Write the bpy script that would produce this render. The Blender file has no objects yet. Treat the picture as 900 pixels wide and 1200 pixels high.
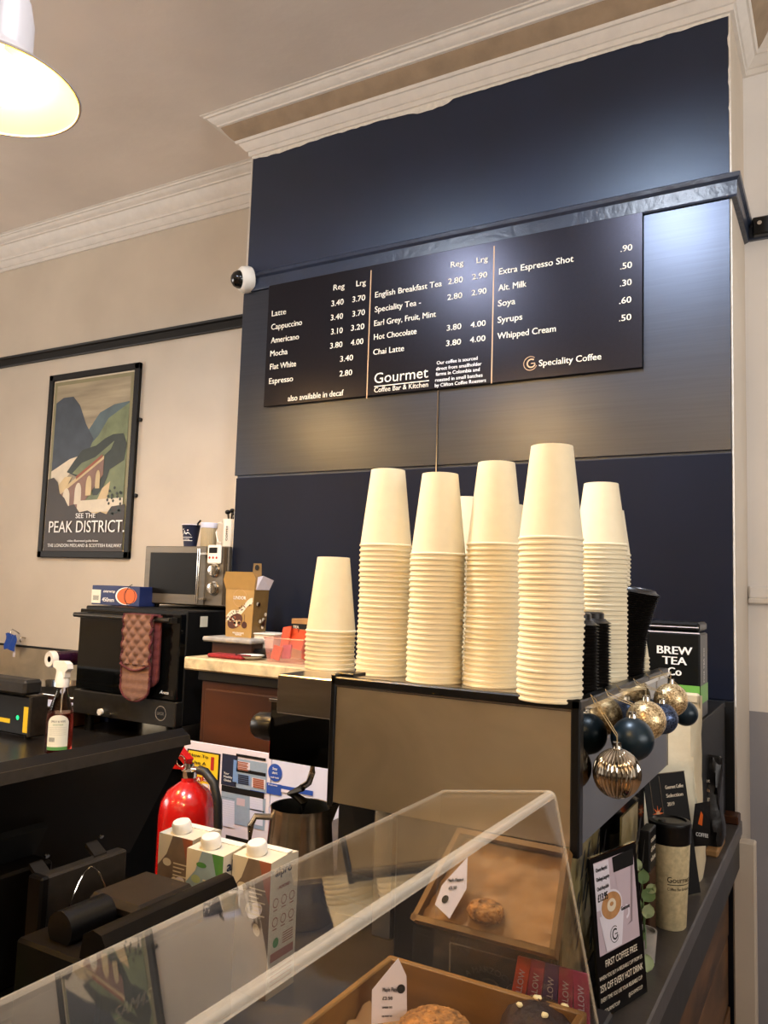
import bpy, math, random
from mathutils import Vector as V, Matrix
random.seed(7)
C = bpy.context.scene.collection
scene = bpy.context.scene
PI = math.pi

# ------------------------------------------------------------------ camera
F, CX, CY = 940.0, 450.0, 600.0            # focal length and centre in pixels of the 900x1200 frame
vx = V((-1200 - CX, 635 - CY, F)); vy = V((988 - CX, 705 - CY, F))
AY = vy.normalized(); AX = (-vx).normalized(); AX = (AX - AY * AX.dot(AY)).normalized(); AZ = AX.cross(AY)
EYE = V((0, 0, 1.6))
def cam2world(d):                           # d in image axes (right, down, forward)
    return V((AX.dot(d), AY.dot(d), AZ.dot(d)))
cd = bpy.data.cameras.new('camera'); co = bpy.data.objects.new('camera', cd); C.objects.link(co); scene.camera = co
r_, d_, f_ = cam2world(V((1, 0, 0))), cam2world(V((0, 1, 0))), cam2world(V((0, 0, 1)))
m = Matrix.Identity(4)
for i in range(3):
    m[i][0] = r_[i]; m[i][1] = -d_[i]; m[i][2] = -f_[i]; m[i][3] = EYE[i]
co.matrix_world = m
cd.sensor_fit = 'VERTICAL'; cd.sensor_height = 36.0; cd.sensor_width = 27.0; cd.lens = F / 1200 * 36
cd.clip_start = 0.02; cd.clip_end = 60

def at(px, py, X=None, Y=None, Z=None):    # the place in the room that a sight line through a pixel meets on a plane
    d = cam2world(V((px - CX, py - CY, F)))
    if X is not None: t = (X - EYE.x) / d.x
    elif Y is not None: t = (Y - EYE.y) / d.y
    else: t = (Z - EYE.z) / d.z
    return EYE + d * t
def at_d(px, py, dist): return EYE + cam2world(V((px - CX, py - CY, F))) / F * dist

# ------------------------------------------------------------------ view, world, lights
scene.view_settings.view_transform = 'Standard'; scene.view_settings.look = 'None'
scene.view_settings.gamma = 1; scene.view_settings.use_curve_mapping = False
scene.view_settings.exposure = 0.0
w = bpy.data.worlds.new('room_world'); scene.world = w; w.use_nodes = True
w.node_tree.nodes['Background'].inputs[0].default_value = (0.9, 0.85, 0.8, 1)
w.node_tree.nodes['Background'].inputs[1].default_value = 0.05
WARM = (1.0, 0.68, 0.34); COOL = (0.78, 0.87, 1.0)
BULB = 360.0                               # emission of the pendant bulbs
COOL_W = 22.0
def spot_lamp(name, loc, power, col, size=0.12, target=None, angle=110, blend=0.8):
    l = bpy.data.lights.new(name, 'SPOT'); l.energy = power; l.color = col; l.shadow_soft_size = size
    l.spot_size = math.radians(angle); l.spot_blend = blend
    o = bpy.data.objects.new(name, l); C.objects.link(o); o.location = loc
    d = (V(target) if target else V(loc) - V((0, 0, 1))) - V(loc)
    o.rotation_euler = d.to_track_quat('-Z', 'Y').to_euler(); return o
def area_lamp(name, loc, power, col, sx, sy, target):
    l = bpy.data.lights.new(name, 'AREA'); l.energy = power; l.color = col; l.shape = 'RECTANGLE'; l.size = sx; l.size_y = sy
    o = bpy.data.objects.new(name, l); C.objects.link(o); o.location = loc
    o.rotation_euler = (V(target) - V(loc)).to_track_quat('-Z', 'Y').to_euler(); return o
ZC = 3.486                                  # ceiling height
COOL_SPOTS = [(-1.80, 0.80), (-0.64, 1.06)]
for cx_, cy_ in COOL_SPOTS:
    spot_lamp('downlight_light', (cx_, cy_, ZC - 0.035), 185, COOL, 0.10, angle=165, blend=0.6)
area_lamp('added_room_fill', (0.4, -3.05, 1.7), 14, (1.0, 0.92, 0.82), 3.4, 1.9, (-1.2, 2.0, 2.6))  # added soft fill from behind the camera; no window stands there
for wx, wt in ((-5.8, -2.4), (2.8, -1.0)):
    wl = area_lamp('added_ceiling_fill', (wx, 0.2, 2.2), 55, (1.0, 0.94, 0.88), 2.4, 1.2, (wt, 1.0, 3.6)); wl.data.spread = math.radians(120)  # added fill pair that brightens the ceiling; no side windows are built
wl = area_lamp('added_wall_wash', (-1.6, -2.75, 2.9), 28, (1.0, 0.72, 0.42), 5.0, .12, (-1.6, -3.2, 2.85)); wl.data.spread = math.radians(120)  # unseen wash added so the wall panels reflect a warm upper back wall
area_lamp('added_rear_fill', (-0.6, -1.6, ZC - 0.05), 25, (1.0, 0.86, 0.68), 1.2, 0.6, (-0.6, -1.6, 0))  # added ambient fill over the rear of the room, without a fixture

# ------------------------------------------------------------------ materials
def lin(c):
    if isinstance(c, str): c = tuple(int(c[i:i + 2], 16) / 255 for i in (0, 2, 4))
    return tuple((x / 12.92 if x <= .04045 else ((x + .055) / 1.055) ** 2.4) for x in c) + (1,)
MATS = {}
SPEC_LOW = ('black_matte', 'black_rail', 'pos_black', 'pos_grey', 'dark_grey', 'print_black', 'wood_dark', 'black_plastic', 'tin_black', 'oven_glass')
def mat(name, col, rough=0.5, metal=0.0, var=0.06, scale=30, bump=0.0, bscale=None, spec=0.5, emit=0, trans=0, ior=1.5, stretch=None, col2=None, coat=0, alpha=1, detail=4, distort=0):
    if name in MATS: return MATS[name]
    mt = bpy.data.materials.new(name); mt.use_nodes = True; nt = mt.node_tree; b = nt.nodes['Principled BSDF']
    c = lin(col)
    if name in SPEC_LOW: spec = .5 if name == 'oven_glass' else .15 if name.startswith('pos') else .3
    b.inputs['Base Color'].default_value = c; b.inputs['Roughness'].default_value = rough; b.inputs['Metallic'].default_value = metal
    b.inputs['Specular IOR Level'].default_value = spec; b.inputs['IOR'].default_value = ior
    if trans: b.inputs['Transmission Weight'].default_value = trans
    if coat: b.inputs['Coat Weight'].default_value = coat; b.inputs['Coat Roughness'].default_value = 0.08
    if alpha < 1: b.inputs['Alpha'].default_value = alpha
    if emit: b.inputs['Emission Color'].default_value = c; b.inputs['Emission Strength'].default_value = emit
    if var or bump:
        tc = nt.nodes.new('ShaderNodeTexCoord'); mp = nt.nodes.new('ShaderNodeMapping'); nt.links.new(tc.outputs['Object'], mp.inputs[0])
        if stretch: mp.inputs['Scale'].default_value = stretch
        n = nt.nodes.new('ShaderNodeTexNoise'); n.inputs['Scale'].default_value = scale; n.inputs['Detail'].default_value = detail
        n.inputs['Distortion'].default_value = distort
        nt.links.new(mp.outputs[0], n.inputs['Vector'])
        if var:
            mx = nt.nodes.new('ShaderNodeMix'); mx.data_type = 'RGBA'
            c2 = lin(col2) if col2 else tuple(x * (1 - var * 2) for x in c[:3]) + (1,)
            mx.inputs['A'].default_value = c2; mx.inputs['B'].default_value = tuple(min(1, x * (1 + (0 if col2 else var))) for x in c[:3]) + (1,)
            rp = nt.nodes.new('ShaderNodeMapRange'); rp.inputs['From Min'].default_value = 0.3; rp.inputs['From Max'].default_value = 0.7
            nt.links.new(n.outputs['Fac'], rp.inputs['Value']); nt.links.new(rp.outputs[0], mx.inputs['Factor'])
            nt.links.new(mx.outputs['Result'], b.inputs['Base Color'])
        if bump:
            n2 = n
            if bscale:
                n2 = nt.nodes.new('ShaderNodeTexNoise'); n2.inputs['Scale'].default_value = bscale; n2.inputs['Detail'].default_value = 5
                nt.links.new(mp.outputs[0], n2.inputs['Vector'])
            bp = nt.nodes.new('ShaderNodeBump'); bp.inputs['Strength'].default_value = bump; bp.inputs['Distance'].default_value = 0.01
            nt.links.new(n2.outputs['Fac'], bp.inputs['Height']); nt.links.new(bp.outputs[0], b.inputs['Normal'])
    MATS[name] = mt; return mt
def M_(name): return MATS[name]
mat('plaster_white', 'cfc4b4', 0.75, scale=3, var=.04, bump=.25, bscale=9)
mat('ceiling_paint', 'e2d8ce', 0.7, scale=2, var=.05, bump=.8, bscale=4)
mat('cornice_paint', 'e4dfd8', 0.55, scale=20, var=.03, bump=.15, bscale=60)
mat('wall_daylit', 'eeecea', 0.7, scale=3, var=.03, bump=.2, bscale=9)  # right alcove paler and cooler: daylight put into the wall colour
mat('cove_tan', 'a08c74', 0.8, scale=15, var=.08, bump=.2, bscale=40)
mat('wall_shade', '9a9ba3', 0.7, scale=3, var=.04, bump=.2, bscale=9)  # lower right alcove: bluish shade put into the wall colour
mat('navy_paint', '151d36', 0.40, scale=4, var=.10, bump=.05, bscale=25, spec=.8)
MATS['navy_paint'].node_tree.nodes['Principled BSDF'].inputs['Specular Tint'].default_value = (.72, .84, 1, 1)
mat('navy_gloss', '273144', 0.3, scale=6, var=.12, bump=.2, bscale=40)
mat('navy_panel', '121726', 0.5, spec=.12, scale=3, var=.12, bump=.02, stretch=(1, 1, .5))
mat('steel_laminate', '444852', 0.33, metal=.92, scale=200, var=.04, bump=.015, stretch=(.02, 1, 1))
mat('menu_board', '2b2a31', 0.27, metal=.9, scale=100, var=.05, spec=.6)
mat('peel_white', 'e9e4da', 0.7, scale=60, var=.06)
mat('black_rail', '0c0a08', 0.5, scale=20, var=.1)
mat('print_cream', 'efe4cf', 0.5, var=0)
mat('print_white', 'f4f2ee', 0.5, var=0)
mat('print_black', '111112', 0.5, var=0)
mat('gold_line', 'c9a27a', 0.4, var=0)
mat('cup_white', 'e6dbbd', 0.55, scale=60, var=.015, spec=.35)
mat('black_plastic', '0d0d0e', 0.32, scale=60, var=.1)
mat('black_matte', '0b0b0b', 0.55, scale=40, var=.15)
mat('dark_grey', '262422', 0.5, scale=40, var=.1)
mat('lid_black', '161311', 0.35, scale=60, var=.1)
mat('steel', 'c8beae', 0.24, metal=1, scale=6, var=.10, bump=.006, bscale=160, stretch=(1, 1, 8))
mat('steel_brushed', 'cabda4', 0.33, metal=.9, scale=5, var=.10, bump=.004, bscale=200, stretch=(1, 1, 1.6), distort=1.0)
mat('steel_mirror', '8f8b84', 0.07, metal=1, scale=5, var=.05)
mat('chrome', 'd8d4cc', 0.1, metal=1, var=.02)
mat('bench_top', '1f1c19', 0.3, scale=12, var=.2, bump=.03, bscale=80)
mat('counter_top', '4a4542', 0.38, scale=12, var=.14, bump=.03, bscale=80)
mat('counter_edge', '2b2927', 0.5, scale=30, var=.2)
mat('wood_plank', '6b4a2c', 0.55, scale=6, var=.4, bump=.25, stretch=(1, .25, 1.4), detail=8, distort=1.5)
mat('wood_dark', '3e200e', 0.45, scale=4, var=.4, bump=.04, stretch=(.2, 1, 1), detail=8, distort=1)
mat('wood_tray', '7c5826', 0.5, scale=6, var=.2, bump=.04, stretch=(.25, 1, 3), detail=8, distort=.8)
mat('marble', 'd8c49a', 0.3, scale=9, var=.22, detail=9, distort=2.5)
mat('stone_riser', 'a7a29a', 0.5, scale=30, var=.15)
mat('room_dark', '5a4f44', 0.8, scale=3, var=.1)
mat('floor_tile', '94765a', 0.5, scale=8, var=.2)
mat('shade_outer', '9a908c', 0.35, scale=10, var=.03)
mat('shade_inner', 'f2da58', 0.5, var=0)
mat('bulb', (1.0, 0.80, 0.50), 0.4, var=0, emit=BULB)
mat('downlight_glass', (0.80, 0.88, 1.0), 0.4, var=0, emit=COOL_W)
mat('glove_fabric', '7c5a4a', 0.95, scale=60, var=.08, bump=.3, bscale=300)
mat('glove_trim', '5a2326', 0.9, scale=200, var=.1, bump=.3)
mat('oven_glass', '0a0b0b', 0.08, scale=5, var=.2, spec=.6)
mat('oven_steel', '37342f', 0.35, metal=.6, scale=30, var=.1)
mat('mw_steel', '6e665a', 0.42, metal=.6, scale=40, var=.08, stretch=(.1, 1, 1))
mat('mw_window', '0f0d0a', 0.4, spec=.15, scale=10, var=.1)
mat('white_plastic', 'e8e2d6', 0.4, scale=20, var=.02)
mat('blue_card', '1b2a5c', 0.5, scale=20, var=.08)
mat('orange_print', 'd8601c', 0.5, var=.05)
mat('red_paint', 'b5120e', 0.22, scale=20, var=.05, coat=.5)
mat('rubber', '121212', 0.5, scale=40, var=.1)
mat('paper_white', 'dcd6e0', 0.7, scale=8, var=.03)
mat('paper_cool', 'cfd3e8', 0.7, scale=8, var=.03)
mat('yellow_print', 'e8c41c', 0.6, var=.02)
mat('red_print', 'b02018', 0.6, var=.02)
mat('bluegrey_print', '8ea2b8', 0.6, var=.03, scale=80)
mat('navy_print', '141d3a', 0.6, var=.02)
mat('blue_print', '1d4aa8', 0.6, var=.02)
mat('pale_blue_print', '6f93c8', 0.6, var=.02)
mat('gold_card', 'b08c50', 0.42, metal=.25, scale=20, var=.06)
mat('gold_card_dark', '7d6238', 0.5, metal=.2, scale=20, var=.06)
mat('brown_print', '4a2416', 0.5, var=.05)
mat('clear_plastic', 'ffffff', 0.12, var=0, trans=1, ior=1.3)
mat('pink_plastic', 'd9988c', 0.2, var=0, alpha=.32)
mat('gold_foil', 'c4b27c', 0.3, metal=.7, scale=40, var=.15, bump=.15)
mat('orange_packet', 'c8401c', 0.35, scale=80, var=.15, bump=.2)
mat('red_cloth', '8a1a1e', 0.9, scale=80, var=.1)
mat('liquid_pink', '9a3a30', 0.1, var=0, trans=.75, ior=1.33)
mat('bottle_clear', 'e8e4dc', 0.08, var=0, trans=1, ior=1.2)
mat('label_white', 'e4e2cf', 0.5, var=.02)
mat('green_print', '4f8a4a', 0.5, var=.02)
mat('tin_black', '0e0f10', 0.3, scale=20, var=.05)
mat('lime_print', '6fae4c', 0.45, var=.02)
mat('navy_bauble', '12242e', 0.35, metal=.3, scale=20, var=.05)
mat('gold_chrome', 'c8bfb0', 0.08, metal=1, var=.03)
mat('cord', 'b9a47c', 0.7, var=.05)
mat('fabric_bag', 'cdbfa0', 0.8, scale=14, var=.08, bump=.5, bscale=10)
mat('bag_black', '141212', 0.42, scale=14, var=.15, bump=.5, bscale=18)
mat('kraft', 'a47a48', 0.75, scale=20, var=.12, bump=.5, bscale=12)
mat('mug_speckle', 'cbbb92', 0.55, scale=110, var=.12)
mat('leaf_green', '6f8a58', 0.5, scale=20, var=.15)
mat('leaf_pale', 'a0ad80', 0.5, scale=20, var=.15)
mat('flapjack', 'b07838', 0.75, scale=90, var=.35, bump=1.0, bscale=90)
mat('chocolate', '2c170e', 0.65, spec=.3, scale=40, var=.3, bump=.8, bscale=50)
mat('white_chunk', 'e6d6a4', 0.5, var=.05)
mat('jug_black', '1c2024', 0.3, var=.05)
mat('carton_cream', 'd8ccb4', 0.5, scale=8, var=.03)
mat('carton_blue', '8fa5b2', 0.5, scale=20, var=.15)
mat('carton_brown', '7b6a5c', 0.5, scale=20, var=.2)
mat('carton_print_red', '9a5a44', 0.6, var=0)
mat('pos_black', '0d0a08', 0.42, scale=60, var=.12)
mat('pos_grey', '2a241e', 0.5, scale=60, var=.1)
mat('tan_box', 'a89a7c', 0.6, var=.04)
mat('green_bottle', '9aa82a', 0.3, var=.05)
mat('pink_packet', 'a02a4c', 0.4, scale=60, var=.15, bump=.2)
mat('purple_packet', '4a2a66', 0.4, scale=60, var=.15, bump=.2)
mat('tube_purple', '2e1226', 0.25, var=.08)
mat('latte_foam', 'b98858', 0.5, scale=90, var=.1)
mat('photo_lilac', 'c3b2bc', 0.5, scale=4, var=.05)
mat('photo_shadow', '8f8088', 0.5, var=.03)
mat('poster_sky', 'a89a7e', 0.45, scale=12, var=.2, stretch=(.2, 1, 2))
mat('poster_margin', '8d8662', 0.5, var=.03)
mat('poster_navy', '3a4450', 0.5, scale=12, var=.15)
mat('poster_teal', '54676c', 0.5, scale=12, var=.12)
mat('poster_green', '76805a', 0.5, scale=14, var=.15)
mat('poster_forest', '2a332a', 0.5, scale=20, var=.15)
mat('poster_sand', 'd2b98a', 0.5, scale=10, var=.1)
mat('poster_brown', '33271d', 0.5, scale=10, var=.06)
mat('poster_brick', '8a6656', 0.5, scale=20, var=.1)
mat('poster_cream', 'ddd0b8', 0.5, var=.04)
def glitter(name, col, col2):
    mt = bpy.data.materials.new(name); mt.use_nodes = True; nt = mt.node_tree; b = nt.nodes['Principled BSDF']
    tc = nt.nodes.new('ShaderNodeTexCoord'); vo = nt.nodes.new('ShaderNodeTexVoronoi'); vo.inputs['Scale'].default_value = 420
    nt.links.new(tc.outputs['Object'], vo.inputs['Vector'])
    mx = nt.nodes.new('ShaderNodeMix'); mx.data_type = 'RGBA'; mx.inputs['A'].default_value = lin(col); mx.inputs['B'].default_value = lin(col2)
    sp = nt.nodes.new('ShaderNodeSeparateColor'); nt.links.new(vo.outputs['Color'], sp.inputs[0]); nt.links.new(sp.outputs[0], mx.inputs['Factor'])
    nt.links.new(mx.outputs['Result'], b.inputs['Base Color']); b.inputs['Metallic'].default_value = .7; b.inputs['Roughness'].default_value = .35
    bp = nt.nodes.new('ShaderNodeBump'); bp.inputs['Strength'].default_value = 1; bp.inputs['Distance'].default_value = .004
    nt.links.new(sp.outputs[1], bp.inputs['Height']); nt.links.new(bp.outputs[0], b.inputs['Normal']); MATS[name] = mt
glitter('gold_glitter', '8a6a40', 'ffe6b4'); glitter('navy_glitter', '0c1220', '5a6a8c')
def acrylic():
    mt = bpy.data.materials.new('acrylic'); mt.use_nodes = True; nt = mt.node_tree; nt.nodes.clear()
    out = nt.nodes.new('ShaderNodeOutputMaterial'); tr = nt.nodes.new('ShaderNodeBsdfTransparent'); tr.inputs[0].default_value = (.96, .955, .94, 1)
    gl = nt.nodes.new('ShaderNodeBsdfGlossy'); gl.inputs['Roughness'].default_value = 0.02
    df = nt.nodes.new('ShaderNodeBsdfDiffuse'); df.inputs[0].default_value = (.75, .72, .68, 1)
    fr = nt.nodes.new('ShaderNodeFresnel'); geo = nt.nodes.new('ShaderNodeNewGeometry'); ir = nt.nodes.new('ShaderNodeMapRange')
    ir.inputs['To Min'].default_value = 1.5; ir.inputs['To Max'].default_value = 1 / 1.5; nt.links.new(geo.outputs['Backfacing'], ir.inputs['Value']); nt.links.new(ir.outputs[0], fr.inputs['IOR'])
    n = nt.nodes.new('ShaderNodeTexNoise'); n.inputs['Scale'].default_value = 6; n.inputs['Detail'].default_value = 6
    tc = nt.nodes.new('ShaderNodeTexCoord'); nt.links.new(tc.outputs['Object'], n.inputs['Vector'])
    mr = nt.nodes.new('ShaderNodeMapRange'); mr.inputs['From Min'].default_value = .35; mr.inputs['From Max'].default_value = .75
    mr.inputs['To Min'].default_value = .004; mr.inputs['To Max'].default_value = .02; nt.links.new(n.outputs['Fac'], mr.inputs['Value'])
    m1 = nt.nodes.new('ShaderNodeMixShader'); nt.links.new(mr.outputs[0], m1.inputs[0]); nt.links.new(tr.outputs[0], m1.inputs[1]); nt.links.new(df.outputs[0], m1.inputs[2])
    m2 = nt.nodes.new('ShaderNodeMixShader'); nt.links.new(fr.outputs[0], m2.inputs[0]); nt.links.new(m1.outputs[0], m2.inputs[1]); nt.links.new(gl.outputs[0], m2.inputs[2])
    nt.links.new(m2.outputs[0], out.inputs[0]); MATS['acrylic'] = mt
acrylic()
mat('acrylic_bend', 'd8ccb8', 0.10, scale=30, var=.03, alpha=.28, spec=.9)

# ------------------------------------------------------------------ mesh builder
class MB:
    def __init__(s): s.v = []; s.f = []; s.mi = []; s.mats = []; s.sm = []
    def _m(s, m):
        if m not in s.mats: s.mats.append(m)
        return s.mats.index(m)
    def add(s, vs, fs, m, smooth=False):
        k = len(s.v); i = s._m(m)
        s.v += [V(p) for p in vs]
        for f in fs: s.f.append(tuple(k + j for j in f)); s.mi.append(i); s.sm.append(smooth)
        return s
    def box(s, x0, x1, y0, y1, z0, z1, m, bev=0):
        x0, x1 = min(x0, x1), max(x0, x1); y0, y1 = min(y0, y1), max(y0, y1); z0, z1 = min(z0, z1), max(z0, z1)
        if bev <= 0:
            vs = [(x, y, z) for x in (x0, x1) for y in (y0, y1) for z in (z0, z1)]
            return s.add(vs, [(0, 1, 3, 2), (4, 6, 7, 5), (0, 4, 5, 1), (2, 3, 7, 6), (0, 2, 6, 4), (1, 5, 7, 3)], m)
        b = min(bev, (x1 - x0) / 2.01, (y1 - y0) / 2.01, (z1 - z0) / 2.01); vs = []; idx = {}
        for i, x in enumerate((x0, x1)):
            for j, y in enumerate((y0, y1)):
                for k, z in enumerate((z0, z1)):
                    sx, sy, sz = (1 - 2 * i), (1 - 2 * j), (1 - 2 * k)
                    idx[i, j, k] = len(vs)
                    vs += [(x, y + sy * b, z + sz * b), (x + sx * b, y, z + sz * b), (x + sx * b, y + sy * b, z)]
        g = lambda i, j, k, a: idx[i, j, k] + a
        fs = []
        for i in (0, 1): fs.append([g(i, 0, 0, 0), g(i, 0, 1, 0), g(i, 1, 1, 0), g(i, 1, 0, 0)])
        for j in (0, 1): fs.append([g(0, j, 0, 1), g(1, j, 0, 1), g(1, j, 1, 1), g(0, j, 1, 1)])
        for k in (0, 1): fs.append([g(0, 0, k, 2), g(0, 1, k, 2), g(1, 1, k, 2), g(1, 0, k, 2)])
        for j in (0, 1):
            for k in (0, 1): fs.append([g(0, j, k, 1), g(1, j, k, 1), g(1, j, k, 2), g(0, j, k, 2)])
        for i in (0, 1):
            for k in (0, 1): fs.append([g(i, 0, k, 0), g(i, 1, k, 0), g(i, 1, k, 2), g(i, 0, k, 2)])
        for i in (0, 1):
            for j in (0, 1): fs.append([g(i, j, 0, 0), g(i, j, 1, 0), g(i, j, 1, 1), g(i, j, 0, 1)])
        for i in (0, 1):
            for j in (0, 1):
                for k in (0, 1): fs.append([g(i, j, k, 0), g(i, j, k, 1), g(i, j, k, 2)])
        return s.add(vs, fs, m)
    def obox(s, c, ax, ay, az, m):          # box from a corner and three edge vectors
        c = V(c); ax = V(ax); ay = V(ay); az = V(az)
        vs = [c + ax * i + ay * j + az * k for i in (0, 1) for j in (0, 1) for k in (0, 1)]
        return s.add(vs, [(0, 1, 3, 2), (4, 6, 7, 5), (0, 4, 5, 1), (2, 3, 7, 6), (0, 2, 6, 4), (1, 5, 7, 3)], m)
    def lathe(s, prof, m, c=(0, 0, 0), n=32, axis=None, rib=None, smooth=True, close=False):
        q = V(axis).to_track_quat('Z', 'Y') if axis is not None else None
        vs = []; k = len(prof)
        for i in range(n):
            a = 2 * PI * i / n
            for r, z in prof:
                rr = r * (1 + rib[1] * (abs(math.cos(a * rib[0] / 2)) - .6)) if rib else r
                p = V((rr * math.cos(a), rr * math.sin(a), z))
                if q: p = q @ p
                vs.append(p + V(c))
        fs = []
        for i in range(n):
            j = (i + 1) % n
            for t in range(k - 1 if not close else k):
                t2 = (t + 1) % k; fs.append((i * k + t, j * k + t, j * k + t2, i * k + t2))
        s.add(vs, fs, m, smooth)
        for e in (0, k - 1):                # caps
            if not close and prof[e][0] > 1e-5 and abs(prof[e][0]) < 9:
                pass
        return s
    def disc(s, c, r, m, axis=(0, 0, 1), n=24, ry=None):
        q = V(axis).to_track_quat('Z', 'Y')
        vs = [V(c) + q @ V((r * math.cos(2 * PI * i / n), (ry or r) * math.sin(2 * PI * i / n), 0)) for i in range(n)]
        return s.add(vs, [tuple(range(n))], m)
    def cyl(s, a, b, r, m, n=20, r2=None, smooth=True):
        a = V(a); b = V(b); L = (b - a).length; r2 = r if r2 is None else r2
        s.lathe([(r, 0), (r2, L)], m, a, n, b - a, smooth=smooth)
        s.disc(a, r, m, a - b, n); s.disc(b, r2, m, b - a, n); return s
    def tube(s, pts, r, m, n=8, radii=None):
        pts = [V(p) for p in pts]; vs = []
        up = V((0, 0, 1))
        for i, p in enumerate(pts):
            t = (pts[min(i + 1, len(pts) - 1)] - pts[max(i - 1, 0)]).normalized()
            a = t.cross(up)
            if a.length < .05: a = t.cross(V((1, 0, 0)))
            a.normalize(); b = t.cross(a).normalized(); rr = radii[i] if radii else r
            vs += [p + (a * math.cos(2 * PI * j / n) + b * math.sin(2 * PI * j / n)) * rr for j in range(n)]
        fs = [(i * n + j, i * n + (j + 1) % n, (i + 1) * n + (j + 1) % n, (i + 1) * n + j) for i in range(len(pts) - 1) for j in range(n)]
        fs += [tuple(range(n)), tuple(range((len(pts) - 1) * n, len(pts) * n))]
        return s.add(vs, fs, m, True)
    def prism(s, pts, d, m, smooth=False):  # planar polygon pts (3D) pushed by the vector d
        pts = [V(p) for p in pts]; d = V(d); n = len(pts)
        vs = pts + [p + d for p in pts]
        fs = [tuple(range(n)), tuple(range(2 * n - 1, n - 1, -1))] + [(i, (i + 1) % n, n + (i + 1) % n, n + i) for i in range(n)]
        return s.add(vs, fs, m, smooth)
    def poly(s, pts, m): return s.add(pts, [tuple(range(len(pts)))], m)
    def sphere(s, c, r, m, n=20, k=12, sz=1.0, jit=0):
        vs = []; fs = []
        for i in range(k + 1):
            t = PI * i / k
            for j in range(n):
                a = 2 * PI * j / n; q = r * (1 + (random.uniform(-jit, jit) if 0 < i < k else 0))
                vs.append(V(c) + V((q * math.sin(t) * math.cos(a), q * math.sin(t) * math.sin(a), q * sz * math.cos(t))))
        for i in range(k):
            for j in range(n): fs.append((i * n + j, i * n + (j + 1) % n, (i + 1) * n + (j + 1) % n, (i + 1) * n + j))
        return s.add(vs, fs, m, True)
    def build(s, name, parent=None, base=None, angle=40):
        base = V(base) if base is not None else (parent_world(parent) if parent else V((0, 0, 0)))
        me = bpy.data.meshes.new(name)
        me.from_pydata([tuple(p - base) for p in s.v], [], s.f)
        for q in s.mats: me.materials.append(MATS[q])
        me.polygons.foreach_set('material_index', s.mi); me.polygons.foreach_set('use_smooth', s.sm)
        me.validate(clean_customdata=False); me.update()
        if any(s.sm): me.set_sharp_from_angle(angle=math.radians(angle))
        o = bpy.data.objects.new(name, me); C.objects.link(o)
        if parent: o.parent = parent; o.location = base - parent_world(parent)
        else: o.location = base
        return o
WPOS = {}
def parent_world(p):
    loc = V((0, 0, 0))
    while p: loc = loc + p.location; p = p.parent
    return loc
def tag(o, label, cat, group=None):
    o['label'] = label; o['category'] = cat
    if group: o['group'] = group
    return o
def thing(name, loc, label, cat, group=None):
    o = bpy.data.objects.new(name, None); o.empty_display_size = .05; C.objects.link(o); o.location = V(loc); return tag(o, label, cat, group)
def struct(o): o['kind'] = 'structure'; return o
def plab(o, label): o['label'] = label; return o

class Fr:                                   # a flat frame: origin, right, up (unit) -> printing on a surface
    def __init__(s, o, r, u): s.o = V(o); s.r = V(r).normalized(); s.u = V(u).normalized(); s.n = s.r.cross(s.u)
    def p(s, a, b, off=0.0): return s.o + s.r * a + s.u * b + s.n * off
    def rect(s, mb, a0, a1, b0, b1, m, off=.0006): mb.poly([s.p(a0, b0, off), s.p(a1, b0, off), s.p(a1, b1, off), s.p(a0, b1, off)], m)
    def poly(s, mb, pts, m, off=.0006): mb.poly([s.p(a, b, off) for a, b in pts], m)
    def circle(s, mb, a, b, r, m, off=.0006, n=24, ry=None, rot=0):
        ry = ry or r; pts = []
        for i in range(n):
            x, y = r * math.cos(2 * PI * i / n), ry * math.sin(2 * PI * i / n)
            pts.append((a + x * math.cos(rot) - y * math.sin(rot), b + x * math.sin(rot) + y * math.cos(rot)))
        s.poly(mb, pts, m, off)
    def ring(s, mb, a, b, r0, r1, m, a0=0, a1=2 * PI, off=.0007, n=24):
        vs = []
        for i in range(n + 1):
            t = a0 + (a1 - a0) * i / n
            vs += [s.p(a + r0 * math.cos(t), b + r0 * math.sin(t), off), s.p(a + r1 * math.cos(t), b + r1 * math.sin(t), off)]
        mb.add(vs, [(2 * i, 2 * i + 1, 2 * i + 3, 2 * i + 2) for i in range(n)], m)
TCACHE = {}
def glyphs(txt, bold=0.0, shear=0.0):
    k = (txt, shear)
    if k in TCACHE: return TCACHE[k]
    cu = bpy.data.curves.new('t', 'FONT'); cu.body = txt; cu.size = 1; cu.resolution_u = 3; cu.shear = shear
    ob = bpy.data.objects.new('t', cu); C.objects.link(ob)
    dg = bpy.context.evaluated_depsgraph_get(); me = ob.evaluated_get(dg).to_mesh()
    vs = [v.co.copy() for v in me.vertices]; fs = [tuple(p.vertices) for p in me.polygons]
    ob.evaluated_get(dg).to_mesh_clear(); bpy.data.objects.remove(ob); bpy.data.curves.remove(cu)
    x0 = min(v.x for v in vs); x1 = max(v.x for v in vs); TCACHE[k] = (vs, fs, x0, x1); return TCACHE[k]
def text(mb, fr, txt, a, b, cap, m, width=None, bold=0.012, align='l', off=.0008, shear=0, warp=None):
    vs, fs, x0, x1 = glyphs(txt, bold, shear); sy = cap / 0.729; sx = (width / (x1 - x0)) if width else sy
    L = (x1 - x0) * sx; a0 = a - (L / 2 if align == 'c' else L if align == 'r' else 0)
    if warp: pts = [warp(a0 + (v.x - x0) * sx, b + v.y * sy) for v in vs]
    else: pts = [fr.p(a0 + (v.x - x0) * sx, b + v.y * sy, off) for v in vs]
    mb.add(pts, fs, m)
    if bold > .009 and not warp:            # heavier strokes: the same outlines struck again a hair to each side
        for sg in (-1, 1): mb.add([p + fr.r * (sg * bold * sy * .9) + fr.n * (.00025 * (sg + 2)) for p in pts], fs, m)
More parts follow.
